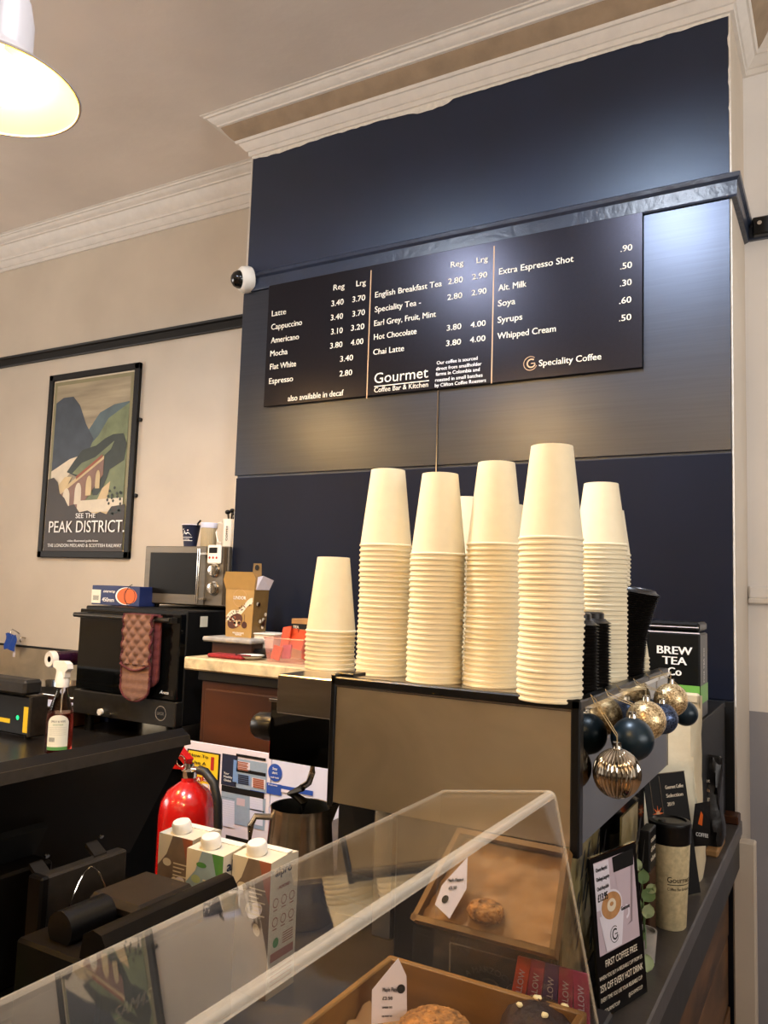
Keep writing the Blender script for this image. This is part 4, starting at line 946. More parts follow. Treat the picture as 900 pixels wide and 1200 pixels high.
b = MB(); text(b, fc, 'Maple Flapjack', .012, .040, .004, 'print_black', width=.024, off=.0006); text(b, fc, '£2.50', .016, .030, .004, 'print_black', off=.0006); fc.circle(b, .014, .018, .005, 'print_black', .0008); b.build('print', t)

# ================================================================== STAFF SIDE OF THE COUNTER
# milk cartons
def carton(px, py, front, lab, side_print, w=.072, d=.068, h=.192):
    p = at(px, py, Z=ZT + h); x1, y0 = p.x, p.y; x0, y1 = x1 - w, y0 + d
    t = thing('milk_carton', ((x0 + x1) / 2, (y0 + y1) / 2, ZT), lab, 'carton', 'milk cartons beside the till')
    zt = ZT + h; b = MB(); b.add([(x0, y0, ZT), (x1, y0, ZT), (x1, y1, ZT), (x0, y1, ZT), (x0, y0, zt), (x1, y0, zt), (x1, y1, zt), (x0, y1, zt)], [(0, 3, 2, 1), (1, 2, 6, 5), (2, 3, 7, 6), (3, 0, 4, 7)], 'carton_cream')
    b.add([(x0, y0, ZT), (x1, y0, ZT), (x1, y0, zt), (x0, y0, zt)], [(0, 1, 2, 3)], front)
    ym = (y0 + y1) / 2 + .006; b.add([(x0, y0, zt), (x1, y0, zt), (x1, y1, zt), (x0, y1, zt), (x0, ym, zt + .003), (x1, ym, zt + .003)], [(0, 1, 5, 4), (1, 2, 5), (2, 3, 4, 5), (3, 0, 4)], 'carton_cream')
    b.obox((x0, ym, zt + .003), (w, 0, 0), (0, .014, .001), (0, .0, .0015), 'white_plastic'); b.build('carton', t)
    c = V((x0 + w * .42, y0 + .020, zt + .003)); b = MB(); b.lathe([(.0155, 0), (.0155, .012), (.0135, .016), (0, .0165)], 'white_plastic', c, 28, (0, -.2, 1), rib=None); b.build('cap', t)
    b = MB(); f = Fr((x0, y0, ZT), RX, UP); fs = Fr((x1, y0, ZT), RY, UP)
    for i in range(3): f.circle(b, .02 + .015 * i, .15 - .028 * i, .009, 'leaf_pale' if front == 'carton_blue' else 'carton_cream', ry=.006, rot=i)
    f.circle(b, .045, .12, .016, 'paper_white', ry=.010, rot=.6); f.poly(b, [(0, h), (.030, h), (.018, h - .03), (0, h - .05)], 'carton_cream', .0004); f.poly(b, [(w, h), (w - .022, h), (w - .010, h - .04), (w, h - .06)], 'green_print' if front == 'carton_blue' else 'carton_print_red', .0004)
    for i in range(7): f.rect(b, .034, .034 + .03 - .006 * (i % 3), h - .040 - i * .006, h - .042 - i * .006, 'carton_cream', .0008)
    if side_print == 'name':
        text(b, fs, 'alpro', .008, h - .024, .016, 'navy_print', width=.050, bold=.03); f.circle(b, .030, .172, .010, 'green_print', ry=.004); text(b, fs, 'ALMOND', .012, h - .05, .006, 'navy_print')
    else:
        text(b, fs, 'alpro', .010, h - .022, .013, 'navy_print', width=.040, bold=.02)
        for r_i in range(2):
            for c_i in range(3): fs.ring(b, .014 + c_i * .020, h - .060 - r_i * .027, .0055, .0068, 'carton_print_red'); fs.rect(b, .009 + c_i * .020, .019 + c_i * .020, h - .0695 - r_i * .027, h - .071 - r_i * .027, 'carton_print_red')
        text(b, fs, '- ALMOND -', .016, h - .042, .005, 'carton_print_red', width=.034)
        fs.rect(b, .006, .062, h - .142, h - .130, 'carton_print_red')
        for i in range(5): fs.rect(b, .034, .060, h - .108 - i * .0035, h - .1095 - i * .0035, 'carton_print_red'); fs.rect(b, .008, .060, h - .150 - i * .006, h - .1515 - i * .006, 'carton_print_red')
        fs.circle(b, .018, h - .117, .007, 'green_print')
    b.build('print', t)
    return t
carton(318, 1012, 'carton_brown', 'cream drink carton with brown icons down its side, nearest the jug', 'icons')
carton(262, 1004, 'carton_blue', 'drink carton with a pale blue front and dark lettering on its side', 'name')
carton(226, 985, 'carton_brown', 'drink carton in front of the fire extinguisher, its side plain brown', 'name2')

# steel jug
t = thing('milk_jug', jc, 'large steel milk jug with the steam wand dipped in it', 'jug')
b = MB(); b.lathe([(0, .001), (.066, .001), (.069, .006), (.067, .05), (.059, .140), (.055, .190), (.056, .197), (.0545, .196)], 'steel', jc, 48); b.build('body', t)
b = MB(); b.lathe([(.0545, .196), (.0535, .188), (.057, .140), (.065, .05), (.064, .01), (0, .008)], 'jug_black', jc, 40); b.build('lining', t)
hd = V((-.75, -.66, 0)).normalized()
b = MB(); hp = [jc + hd * .054 + V((0, 0, .178)), jc + hd * .082 + V((0, 0, .180)), jc + hd * .090 + V((0, 0, .165)), jc + hd * .092 + V((0, 0, .08)), jc + hd * .088 + V((0, 0, .055)), jc + hd * .066 + V((0, 0, .045))]
b.tube(hp, .006, 'steel', 8); b.build('handle', t)
b = MB(); sd = -hd; b.add([jc + sd * .050 + V((0, 0, .198)) + V((-.010, .012, 0)), jc + sd * .072 + V((0, 0, .202)), jc + sd * .050 + V((0, 0, .198)) + V((.010, -.012, 0)), jc + sd * .056 + V((0, 0, .160))], [(0, 1, 3), (1, 2, 3)], 'steel', True); b.build('spout', t)

# till: tilted monitor, pole display, printer
t = thing('till_monitor', (-1.05, .75, 1.1), 'black till screen seen from behind, tilted back over its stand', 'monitor')
T0, T1, B1 = V((-1.0, .30, 1.330)), V((-1.0, 1.085, 1.330)), V((-1.128, 1.085, 1.108)); dn = (B1 - T1); B0 = T0 + dn; nrm = V((dn.z, 0, -dn.x)).normalized(); 
if nrm.x > 0: nrm = -nrm
b = MB(); b.obox(T0, T1 - T0, dn, nrm * .022, 'pos_black'); b.build('casing', t)
b = MB(); b.obox(T0 + V((0, 0, .001)), T1 - T0, V((-.030, 0, .002)), V((.004, 0, -.016)), 'pos_grey'); b.build('top_bezel', t)
b = MB(); m0 = T0 + dn * .45 + V((0, .32, 0)) - nrm * .0; b.obox(m0, V((0, .22, 0)), dn * .28, -nrm * .012, 'black_matte'); b.build('mount_plate', t)
for px, py in ((106, 974), (42, 996)):
    c = at(px, py, X=-1.075); b = MB(); b.lathe([(0, .003), (.0035, .003), (.004, 0)], 'chrome', c - nrm * .006 + V((.02, 0, 0)), 12, -nrm); b.build('screw', t)
for px0, py0, px1, py1 in ((34, 1012, 47, 1032), (100, 988, 111, 1003)):
    a = at(px0, py0, X=-1.02); c = at(px1, py1, X=-.96); b = MB(); b.obox(a, (0, .022, 0), c - a, (0, 0, -.006), 'pos_grey'); b.build('arm', t)
b = MB(); b.box(-1.13, -.96, .66, .93, ZT, ZT + .02, 'pos_black', .004); b.box(-1.10, -1.03, .74, .84, ZT + .02, 1.18, 'pos_black', .004); b.build('stand', t)
t = thing('customer_display', (-.95, .85, ZT), 'flat dark customer display panel standing behind the till printer', 'display')
q0 = at(49, 1031, X=-.95); q1 = at(150, 994, X=-.95); zt = (q0.z + q1.z) / 2
b = MB(); b.box(-.972, -.95, q0.y, q1.y, zt - .17, zt, 'pos_grey', .003); b.build('panel', t)
b = MB(); b.box(-.975, -.945, q0.y - .004, q0.y + .010, zt - .175, zt + .002, 'pos_black', .003); b.build('edge_frame', t)
b = MB(); b.box(-.99, -.93, (q0.y + q1.y) / 2 - .05, (q0.y + q1.y) / 2 + .05, ZT, zt - .16, 'pos_black', .004); b.build('foot', t)
XP = -.75; y0, y1, zp = .690, .928, 1.187
t = thing('till_printer', (-.80, .8, ZT), 'black till printer with a rounded top bar, seen through the display case', 'printer')
b = MB(); b.box(-.90, XP, .685, y1, ZT, zp - .035, 'pos_black', .004); b.build('body', t)
b = MB(); pr = [(XP, zp - .034), (XP + .002, zp - .012), (XP - .006, zp - .001), (XP - .02, zp + .002), (XP - .036, zp - .006), (XP - .04, zp - .034)]
mbx = MB(); k = len(pr); vs = [(p[0], y, p[1]) for y in (y0, y1 - .004) for p in pr]; mbx.add(vs, [(j, (j + 1) % k, k + (j + 1) % k, k + j) for j in range(k)] + [tuple(range(k)), tuple(range(2 * k - 1, k - 1, -1))], 'pos_black', True); mbx.build('top_bar', t)
b = MB(); b.cyl((-.845, .705, zp - .020), (-.845, .775, zp - .020), .022, 'black_plastic', 20); b.build('paper_cover', t)
b = MB(); b.box(-.90, -.80, .79, .90, zp - .035, zp - .012, 'pos_grey', .008); b.build('lid', t)
b = MB(); b.tube([V((-.90, .76, zp - .03)) + V((0, .07 * i / 8, .05 * math.sin(PI * i / 8))) for i in range(9)], .0012, 'chrome', 6); b.build('release_lever', t)
fs = Fr((XP, 0, 0), RY, UP); b = MB(); pa = at(133, 1192, X=XP); text(b, fs, 'SAM4S', pa.y, pa.z - .004, .016, 'steel', width=.058, bold=.03, shear=.2); b.build('lettering', t)
b = MB(); b.box(-.70, -.56, .30, .52, ZT, ZT + .09, 'tan_box', .003); tag(b.build('card_box'), 'plain tan cardboard box behind the near end of the display case', 'box')
b = MB(); b.box(-.60, -.50, .56, .70, ZT, ZT + .05, 'black_matte', .006); tag(b.build('card_reader'), 'small black card reader behind the display case', 'card reader')
# things under and behind the till
def cable(pts, lab, r=.004, m='rubber'): b = MB(); b.tube(pts, r, m, 8); tag(b.build('cable', base=pts[0]), lab, 'cable', 'black cables behind the till')
cable([(-1.14, .30, 1.02), (-1.13, .50, 1.10), (-1.11, .64, 1.13), (-1.06, .70, 1.11)], 'black cable curling up to the till screen, higher of the pair')
cable([(-1.12, .36, 1.01), (-1.10, .50, 1.03), (-1.06, .60, 1.05), (-1.0, .645, 1.015)], 'black cable lying across the counter behind the till, lower of the pair')
gb = at(48, 1165, Y=.66); gb = V((-1.02, .640, ZT)); t = thing('cleaning_bottle', gb, 'lime green bottle in the shadows under the till screen', 'bottle')
b = MB(); b.lathe([(0, .001), (.018, .001), (.020, .01), (.020, .07), (.008, .09), (.008, .10)], 'green_bottle', gb, 24); b.build('body', t)
b = MB(); b.lathe([(.009, .095), (.009, .112), (0, .113)], 'black_plastic', gb, 16); b.build('cap', t)
t = thing('switch_box', (-1.05, .45, ZT), 'dark grey box with sockets in the shadow of the till screen', 'box'); b = MB(); b.box(-1.12, -.98, .42, .56, ZT, ZT + .05, 'dark_grey', .006); b.build('case', t)
b = MB(); b.box(-1.10, -1.0, .44, .54, ZT + .05, ZT + .056, 'black_plastic', .002); b.build('lid', t)

# ================================================================== BACK BENCH, LEFT
WY0 = 1.45
t = thing('back_bench', (-3.2, 2.2, 0), 'dark back worktop under the oven and the spray bottle', 'worktop')
b = MB(); b.box(-4.6, -2.088, WY0, 2.79, .96, ZT, 'bench_top', .003); b.build('worktop', t)
b = MB(); b.box(-4.6, -2.12, WY0 + .03, 2.78, 0, .96, 'black_matte'); b.build('carcass', t)
t = thing('splashback', (-3.6, 2.79, ZT), 'tall steel splashback on the wall behind the worktop', 'splashback')
b = MB(); b.box(-4.8, -2.66, YA - .012, YA - .002, ZT + .0005, 1.222, 'steel_brushed'); b.box(-4.8, -2.66, YA - .016, YA - .0015, 1.222, 1.232, 'black_matte'); b.build('sheet', t)
# oven
OY, OX0, OX1 = 2.20, -2.645, -2.098; oz0, oz1 = 1.07, 1.488
t = thing('countertop_oven', ((OX0 + OX1) / 2, 2.45, ZT), 'black glass-fronted countertop oven below the microwave', 'oven')
b = MB(); b.box(OX0, OX1, OY + .03, 2.76, oz0, oz1, 'black_matte', .004); b.build('body', t)
b = MB(); b.box(OX0 + .005, OX1 - .002, OY, OY + .03, 1.165, oz1 - .012, 'oven_glass', .003); d = b.build('door', t)
b = MB(); b.tube([(OX0 + .01, OY - .03, oz1 - .035), (OX1 - .025, OY - .03, oz1 - .035)], .009, 'oven_steel', 12)
for xx in (OX0 + .03, OX1 - .04): b.box(xx, xx + .02, OY - .03, OY, oz1 - .045, oz1 - .025, 'oven_steel')
b.build('handle', d)
f = Fr((OX0, OY, 0), RX, UP); b = MB(); text(b, f, 'Anna', .46, 1.185, .012, 'print_white', width=.045, bold=.01, shear=.3); f.rect(b, .515, .527, 1.18, 1.20, 'pos_grey'); b.build('lettering', d)
b = MB(); b.box(OX0, OX1, OY - .004, OY + .03, oz0, 1.160, 'oven_steel', .003); cp = b.build('control_panel', t)
b = MB(); f2 = Fr((OX0, OY - .004, 0), RX, UP); f2.ring(b, .475, 1.115, .024, .027, 'steel', n=28); f2.circle(b, .475, 1.115, .024, 'print_black', .0009, ry=.017); text(b, f2, 'UNOX', .475, 1.109, .012, 'steel', width=.034, align='c', off=.0014, bold=.02); b.build('badge', cp)
for px, py, r in ((131, 837, .005), (119, 834, .012)):
    c = at(px, py, Y=OY - .004); b = MB(); b.lathe([(r, 0), (r, .012), (0, .013)], 'chrome' if r < .01 else 'white_plastic', c, 16, (0, -1, 0)); b.build('button', cp)
for fx in (OX0 + .04, OX1 - .04):
    for fy in (OY + .05, 2.70): b = MB(); b.cyl((fx, fy, ZT), (fx, fy, oz0), .018, 'black_plastic', 14); b.build('foot', t)
b = MB(); b.box(OX1, OX1 + .001, OY + .10, OY + .14, oz1 - .06, oz1 - .02, 'label_white'); plab(b.build('sticker', t), 'small white sticker on the oven side')
# oven glove
gx = at(162, 760, Y=OY - .045).x
t = thing('oven_glove', (gx, OY - .05, 1.3), 'brown quilted oven glove hanging over the oven handle', 'oven glove')
def glove(dx, y, z0, z1, w, m, quilt):
    mb = MB(); nx, nz = 30, 66; vs = []
    for i in range(nz + 1):
        q_ = i / nz; z = z0 + (z1 - z0) * q_; r = w / 2; ww = w / 2
        if q_ < .16: ww = r * math.sqrt(max(.02, 1 - ((.16 - q_) / .16) ** 2))
        for j in range(nx + 1):
            x = gx + dx + ww * (2 * j / nx - 1); u_, v_ = (x - gx) * 42, z * 42
            dd = .010 * abs(math.sin((u_ + v_) * 1.6) * math.sin((u_ - v_) * 1.6)) if (quilt and q_ > .42) else .001 * math.sin(z * 200)
            vs.append((x, y - dd - .008 * math.sin(PI * j / nx), z))
    mb.add(vs, [(i * (nx + 1) + j, i * (nx + 1) + j + 1, (i + 1) * (nx + 1) + j + 1, (i + 1) * (nx + 1) + j) for i in range(nz) for j in range(nx)], m, True)
    k = len(mb.v); mb.add([(v[0], v[1] + .012 if False else y + .006, v[2]) for v in vs], [(i * (nx + 1) + j + 1, i * (nx + 1) + j, (i + 1) * (nx + 1) + j, (i + 1) * (nx + 1) + j + 1) for i in range(nz) for j in range(nx)], m, True)
    out = [vs[i * (nx + 1)] for i in range(nz, -1, -1)] + [vs[i * (nx + 1) + nx] for i in range(nz + 1)]
    return mb, [V(p) for p in out]
g, out = glove(-.006, OY - .046, 1.155, oz1 - .018, .145, 'glove_fabric', True); g.build('mitt', t)
b = MB(); b.tube(out, .005, 'glove_trim', 6); zq = 1.155 + (oz1 - .018 - 1.155) * .42
b.tube([V((gx - .006 + .072 * (2 * i / 10 - 1), OY - .056, zq - .022 * math.sin(PI * i / 10))) for i in range(11)], .004, 'glove_trim', 6); b.build('trim', t)
g, out = glove(.018, OY - .026, 1.20, oz1 - .020, .140, 'glove_trim', False); g.build('back_mitt', t)
b = MB(); b.box(gx - .07, gx + .075, OY - .05, OY - .012, oz1 - .024, oz1 - .016, 'glove_trim', .003); b.build('fold', t)
# microwave
MY, x0, x1, z0, z1 = 2.42, -2.530, -2.078, 1.500, 1.738
t = thing('microwave', ((x0 + x1) / 2, 2.6, z0), 'silver microwave with two dials, standing on the oven', 'microwave')
b = MB(); b.box(x0, x1 - .012, MY + .02, 2.78, z0, z1, 'mw_steel', .004); b.build('body', t)
b = MB(); b.box(x0, x0 + .335, MY, MY + .02, z0 + .004, z1, 'mw_steel', .003); d = b.build('door', t)
b = MB(); b.box(x0 + .032, x0 + .290, MY - .002, MY, z0 + .045, z1 - .026, 'mw_window', .002); b.build('window', d)
b = MB(); b.tube([(x0 + .318, MY - .022, z0 + .01), (x0 + .318, MY - .022, z1 - .01)], .007, 'chrome', 10)
for zz in (z0 + .03, z1 - .03): b.box(x0 + .312, x0 + .350, MY - .02, MY, zz - .004, zz + .004, 'chrome')
b.build('handle', d)
b = MB(); b.box(x0 + .337, x1, MY, MY + .02, z0 + .004, z1, 'mw_steel', .003); cp = b.build('control_panel', t)
b = MB(); b.box(x1 - .022, x1 - .006, MY - .003, MY, z0 + .01, z1 - .004, 'steel_mirror'); b.build('trim_strip', t)
for zz in (z1 - .095, z1 - .165):
    c = V((x0 + .385, MY, zz)); b = MB(); b.lathe([(.027, 0), (.028, .004), (.022, .006), (.020, .018), (0, .019)], 'chrome', c, 28, (0, -1, 0)); b.box(c.x - .004, c.x + .004, MY - .024, MY - .018, zz - .018, zz + .018, 'steel'); b.build('dial', cp)
for fx in (x0 + .03, x1 - .03): b = MB(); b.cyl((fx, MY + .05, oz1), (fx, MY + .05, z0), .012, 'black_plastic', 12); b.build('foot', t)
c = V((x0 + .385, MY - .002, z1 - .033)); t2 = thing('kitchen_timer', c, 'small white kitchen timer stuck on the microwave', 'timer')
b = MB(); b.box(c.x - .034, c.x + .034, MY - .012, MY - .0005, c.z - .036, c.z + .038, 'white_plastic', .004); b.build('case', t2)
f = Fr((c.x - .034, MY - .012, c.z - .036), RX, UP); b = MB(); f.rect(b, .010, .052, .042, .064, 'mw_window'); b.build('screen', t2)
b = MB(); [f.circle(b, .014 + i * .018, .024, .005, 'red_print', n=12) for i in range(3)]; b.build('buttons', t2)
# things on the microwave
def pcup(c, lab):
    t = thing('paper_cup', c, lab, 'cup'); b = MB(); b.lathe([(0, .002), (.026, 0), (.038, .092), (.040, .094), (.038, .095), (.036, .093), (.026, .01), (0, .01)], 'navy_print', c, 32); b.build('cup', t)
    b = MB(); b.lathe([(.0385, .092), (.0400, .094), (.0385, .0965), (.0365, .094)], 'paper_white', c, 32, close=True); b.build('rim', t)
    b = MB(); rr_ = lambda z: .0262 + .012 * z / .092 + .0006; wp = wrap(rr_, math.atan2(-.8, .6) - .5, V(c))
    for s_ in (-1, 1):
        vs = [wp(s_ * .012 * k / 4 * 1.5, .052 + .006 * math.sin(k * .8) + dz) for k in range(6) for dz in (0, .006 * (1 - k / 6))]; b.add(vs, [(2 * i, 2 * i + 1, 2 * i + 3, 2 * i + 2) for i in range(5)], 'print_white')
    for a, z in ((-.008, .066), (.008, .070), (-.014, .074)): vs = [wp(a + .004 * math.cos(k), z + .0025 * math.sin(k)) for k in range(6)]; b.add(vs, [tuple(range(6))], 'print_white')
    for z in (.040, .026): vs = [wp(-.026 + .052 * i / 12, z + dz) for i in range(13) for dz in (0, .0022)]; b.add(vs, [(2 * i, 2 * i + 2, 2 * i + 3, 2 * i + 1) for i in range(12)], 'print_white')
    text(b, None, 'COFFEE', -.016, .030, .006, 'print_white', width=.03, warp=wp)
    b.build('print', t)
    b = MB(); b.tube([V(c) + V((.01, 0, .03)), V(c) + V((.040, -.004, .100)), V(c) + V((.056, -.006, .112))], .004, 'black_plastic', 6); b.build('stirrer', t)
zq = z1 + .001
c = at(224, 639, Z=zq); pcup((at(224, 620, Y=2.52).x, 2.52, zq), 'dark blue paper cup with white moustache print on the microwave')
jx = at(245, 620, Y=2.50).x; t = thing('glass_jar', (jx, 2.50, zq), 'clear ribbed plastic jar of straws on the microwave', 'jar')
b = MB(); b.lathe([(0, 0), (.030, 0), (.032, .004), (.032, .082), (.030, .084)], 'tan_box', (jx, 2.50, zq), 48, rib=(24, .05)); b.build('body', t)
b = MB(); b.lathe([(.034, .078), (.035, .080), (.035, .098), (.033, .100), (0, .100)], 'paper_cool', (jx, 2.50, zq), 32); b.build('lid', t)
mx_ = at(265, 620, Y=2.50).x; t = thing('utensil_jug', (mx_, 2.50, zq), 'white handled jug holding black utensils on the microwave', 'jug')
b = MB(); b.lathe([(0, 0), (.026, 0), (.030, .006), (.028, .09), (.030, .115), (.028, .114), (.026, .02), (0, .02)], 'white_plastic', (mx_ + .004, 2.52, zq), 28); b.build('body', t)
b = MB(); b.tube([(mx_ - .014, 2.49, zq + .10), (mx_ - .030, 2.485, zq + .098), (mx_ - .036, 2.482, zq + .06), (mx_ - .026, 2.484, zq + .02), (mx_ - .014, 2.49, zq + .018)], .0035, 'white_plastic', 8); b.build('handle', t)
b = MB(); f = Fr((mx_ + .008, 2.49, zq + .02), UP, -RX); text(b, f, 'COFFEE', .006, -.012, .010, 'print_black', width=.06, off=.003); b.build('lettering', t)
for dx, dz in ((-.014, .145), (.006, .150), (.018, .138)):
    b = MB(); b.tube([(mx_ + .004, 2.52, zq + .05), (mx_ + .004 + dx, 2.52, zq + dz - .01)], .004, 'black_plastic', 6); b.sphere((mx_ + .004 + dx * 1.2, 2.52, zq + dz), .012, 'black_plastic', 12, 8, .8); b.build('utensil', t)
# blue box on the oven
xb0 = at(108, 690, Y=2.35).x; xb1 = at(168, 690, Y=2.35).x; zb = oz1 + .0005
t = thing('foil_box', ((xb0 + xb1) / 2, 2.4, zb), 'blue and orange catering box lying on the oven beside the microwave', 'box')
b = MB(); b.box(xb0, xb1 - .02, 2.35, 2.44, zb, zb + .080, 'blue_card', .002); b.build('box', t)
f = Fr((xb0, 2.35, zb), RX, UP); b = MB(); f.rect(b, .0, .055, .006, .062, 'label_white')
for i in range(10): f.rect(b, .010 + i * .0035, .0115 + i * .0035, .018, .038, 'print_black', .001)
text(b, f, '450mm', .066, .014, .018, 'print_white', width=.070, bold=.03); text(b, f, 'caterwrap', .070, .052, .012, 'print_white', width=.07, shear=.3)
f.circle(b, .205, .040, .062, 'print_white', .0008, ry=.036); f.circle(b, .210, .040, .058, 'orange_print', .0010, ry=.034); f.ring(b, .225, .04, .030, .033, 'print_black', off=.0012); f.ring(b, .25, .04, .048, .051, 'print_black', 1.8, 4.5, off=.0012)
b.build('print', t)

# spray bottle
sb = V((-2.345, 1.90, ZT)); sc = .30 / .27
t = thing('spray_bottle', sb, 'clear spray bottle with pink liquid and white trigger on the back worktop', 'bottle')
b = MB(); b.lathe([(0, .001), (.036, .001), (.042, .008), (.043, .11), (.040, .135)], 'liquid_pink', sb, 36); b.lathe([(.040, .135), (0, .135)], 'liquid_pink', sb, 36); b.build('liquid', t)
b = MB(); b.lathe([(.0435, .004), (.0445, .11), (.041, .138), (.030, .175), (.020, .205), (.017, .222), (.016, .232)], 'bottle_clear', sb, 36); b.build('body', t)
b = MB(); b.tube([sb + V((0, 0, .02)), sb + V((.002, 0, .22))], .002, 'white_plastic', 6); b.build('dip_tube', t)
b = MB(); b.lathe([(.022, .222), (.023, .245), (.017, .262), (.015, .275)], 'white_plastic', sb, 24)
b.prism([sb + V((-.040, -.012, .308)), sb + V((-.040, -.012, .288)), sb + V((-.022, -.012, .280)), sb + V((-.018, -.012, .255)), sb + V((.022, -.012, .255)), sb + V((.024, -.012, .275)), sb + V((.036, -.012, .285)), sb + V((.030, -.012, .302)), sb + V((.015, -.012, .310))], (0, .024, 0), 'white_plastic'); b.build('spray_head', t)
b = MB(); b.prism([sb + V((-.026, -.006, .284)), sb + V((-.034, -.006, .245)), sb + V((-.030, -.006, .232)), sb + V((-.024, -.006, .246)), sb + V((-.016, -.006, .280))], (0, .012, 0), 'white_plastic'); b.build('trigger', t)
lx_ = lambda z: .0452
wp = wrap(lx_, math.atan2(-.72, .69), sb); b = MB(); vs = []
for i in range(13):
    a = -.036 + .072 * i / 12; vs += [wp(a, .016), wp(a, .105 + .028 * math.sqrt(max(0, 1 - (a / .0365) ** 2)))]
b.add(vs, [(2 * i, 2 * i + 2, 2 * i + 3, 2 * i + 1) for i in range(12)], 'label_white')
wp2 = wrap(lambda z: .0457, math.atan2(-.72, .69), sb); vs = []
for i in range(13): a = -.036 + .072 * i / 12; vs += [wp2(a, .016), wp2(a, .027)]
b.add(vs, [(2 * i, 2 * i + 2, 2 * i + 3, 2 * i + 1) for i in range(12)], 'green_print')
text(b, None, 'SPRAY & WIPE', 0, .108, .007, 'print_black', width=.048, align='c', warp=wp2); text(b, None, 'SANITISER', 0, .098, .005, 'green_print', width=.034, align='c', warp=wp2)
for i in range(5): text(b, None, '--------------', 0, .090 - i * .006, .004, 'pos_grey', width=.056, align='c', warp=wp2, bold=0)
for i in range(8): b.add([wp2(-.028 + i * .0026, .044), wp2(-.0268 + i * .0026, .044), wp2(-.0268 + i * .0026, .058), wp2(-.028 + i * .0026, .058)], [(0, 1, 2, 3)], 'print_black')
plab(b.build('label', t), 'white arched label with green foot')

# card machine with yellow strip, pans and roll
x1 = at(38, 840, Y=1.97).x; t = thing('label_printer', (x1 - .2, 2.1, ZT), 'black appliance with a yellow strip and green light at the left edge', 'appliance')
b = MB(); b.box(x1 - .50, x1 - .018, 1.97, 2.035, ZT + .012, 1.155, 'black_plastic', .006); b.build('body', t)
b = MB(); b.box(x1 - .016, x1, 1.96, 2.035, ZT + .012, 1.160, 'pos_grey', .004); b.build('side_plate', t)
b = MB(); b.box(x1 - .50, x1 - .03, 1.95, 2.03, 1.160, 1.215, 'dark_grey', .010); b.build('lid', t)
f = Fr((x1 - .50, 1.97, ZT), RX, UP); b = MB(); f.rect(b, .450, .478, .025, .118, 'yellow_print'); f.rect(b, .2, .375, .050, .066, 'yellow_print'); b.build('yellow_print', t)
b = MB(); f.circle(b, .418, .075, .008, 'green_led', .001) if 'green_led' in MATS else None
mat('green_led', (0.1, .9, .5), .4, var=0, emit=1.5); f.circle(b, .418, .075, .008, 'green_led', .001); b.build('indicator', t)
for xx in (x1 - .46, x1 - .06): b = MB(); b.cyl((xx, 2.0, ZT), (xx, 2.0, ZT + .013), .012, 'black_plastic', 12); b.build('foot', t)
pan0 = at(58, 850, Y=2.12); xa, xb_ = at(38, 838, Y=2.30).x + .04, OX0 + .10
t = thing('baking_tray', ((-2.75), 2.25, ZT), 'deep dark baking tin with a bright rim, between the spray bottle and the oven', 'tin')
X0, X1, Y0, Y1, zt = -3.05, -2.68, 2.15, 2.37, 1.085
b = MB(); b.box(X0, X1, Y0, Y0 + .004, ZT + .001, zt, 'wood_dark'); b.box(X0, X1, Y1 - .004, Y1, ZT + .001, zt, 'wood_dark'); b.box(X0, X0 + .004, Y0, Y1, ZT + .001, zt, 'wood_dark'); b.box(X1 - .004, X1, Y0, Y1, ZT + .001, zt, 'wood_dark'); b.box(X0, X1, Y0, Y1, ZT + .001, ZT + .006, 'steel'); b.build('tin', t)
b = MB(); b.tube([(X0, Y0, zt), (X1, Y0, zt), (X1, Y1, zt), (X0, Y1, zt), (X0, Y0, zt)], .005, 'chrome', 8); b.build('rim', t)
b = MB(); b.box(X0 + .03, X1 - .03, Y0 + .02, Y1 - .02, zt - .03, zt - .012, 'paper_cool', .004); b.build('greaseproof_liner', t)
t = thing('steel_dish', (-3.22, 2.58, ZT), 'shallow steel dish on the worktop below the splashback', 'dish')
b = MB(); b.lathe([(0, .004), (.10, .003), (.135, .10), (.145, .102), (.14, .098), (.10, .01)], 'chrome', (-3.22, 2.58, ZT), 36); b.build('dish', t)
t = thing('blue_box', (-2.75, 2.5, ZT), 'dark blue box standing in the corner beside the oven', 'box'); b = MB(); b.box(-2.83, -2.665, 2.40, 2.60, ZT, 1.235, 'blue_card', .003); b.build('box', t); b = MB(); f = Fr((-2.83, 2.40, ZT), RX, UP); f.poly(b, [(.10, .12), (.16, .09), (.16, .07), (.09, .115)], 'print_white'); b.build('print', t)
ra = at(62, 771, X=-2.78); t = thing('film_roll', (-2.77, 2.4, 1.236), 'dark purple roll with a white hollow end, lying on the blue box', 'roll')
ra = V((-2.775, 2.18, 1.268)); rb = V((-2.735, 2.56, 1.268))
b = MB(); b.cyl(ra + (rb - ra) * .04, rb, .030, 'tube_purple', 28); b.build('film', t)
b = MB(); b.lathe([(.012, -.004), (.030, -.006), (.033, 0), (.033, .018), (.030, .02)], 'white_plastic', ra, 28, rb - ra); b.lathe([(.013, -.003), (.012, .03), (0, .03)], 'mw_window', ra, 20, rb - ra); b.build('end_cap', t)
c = at(6, 750, Y=2.72); t = thing('blue_cloth', c, 'bright blue cloth hung on a metal clip above the splashback', 'cloth')
b = MB(); vs = []
for i in range(7):
    for j in range(7): vs.append((c.x - .05 + .09 * j / 6, 2.755 + .006 * math.sin(j * 2 + i), 1.29 - .085 * i / 6 + .006 * math.sin(j)))
b.add(vs, [(i * 7 + j, i * 7 + j + 1, (i + 1) * 7 + j + 1, (i + 1) * 7 + j) for i in range(6) for j in range(6)], 'blue_print', True); b.build('cloth', t)
b = MB(); b.tube([(c.x, 2.757, 1.28), (c.x - .008, 2.757, 1.30), (c.x, 2.757, 1.315), (c.x + .01, 2.78, 1.30), (c.x + .01, 2.796, 1.29)], .003, 'chrome', 8); b.build('clip', t)
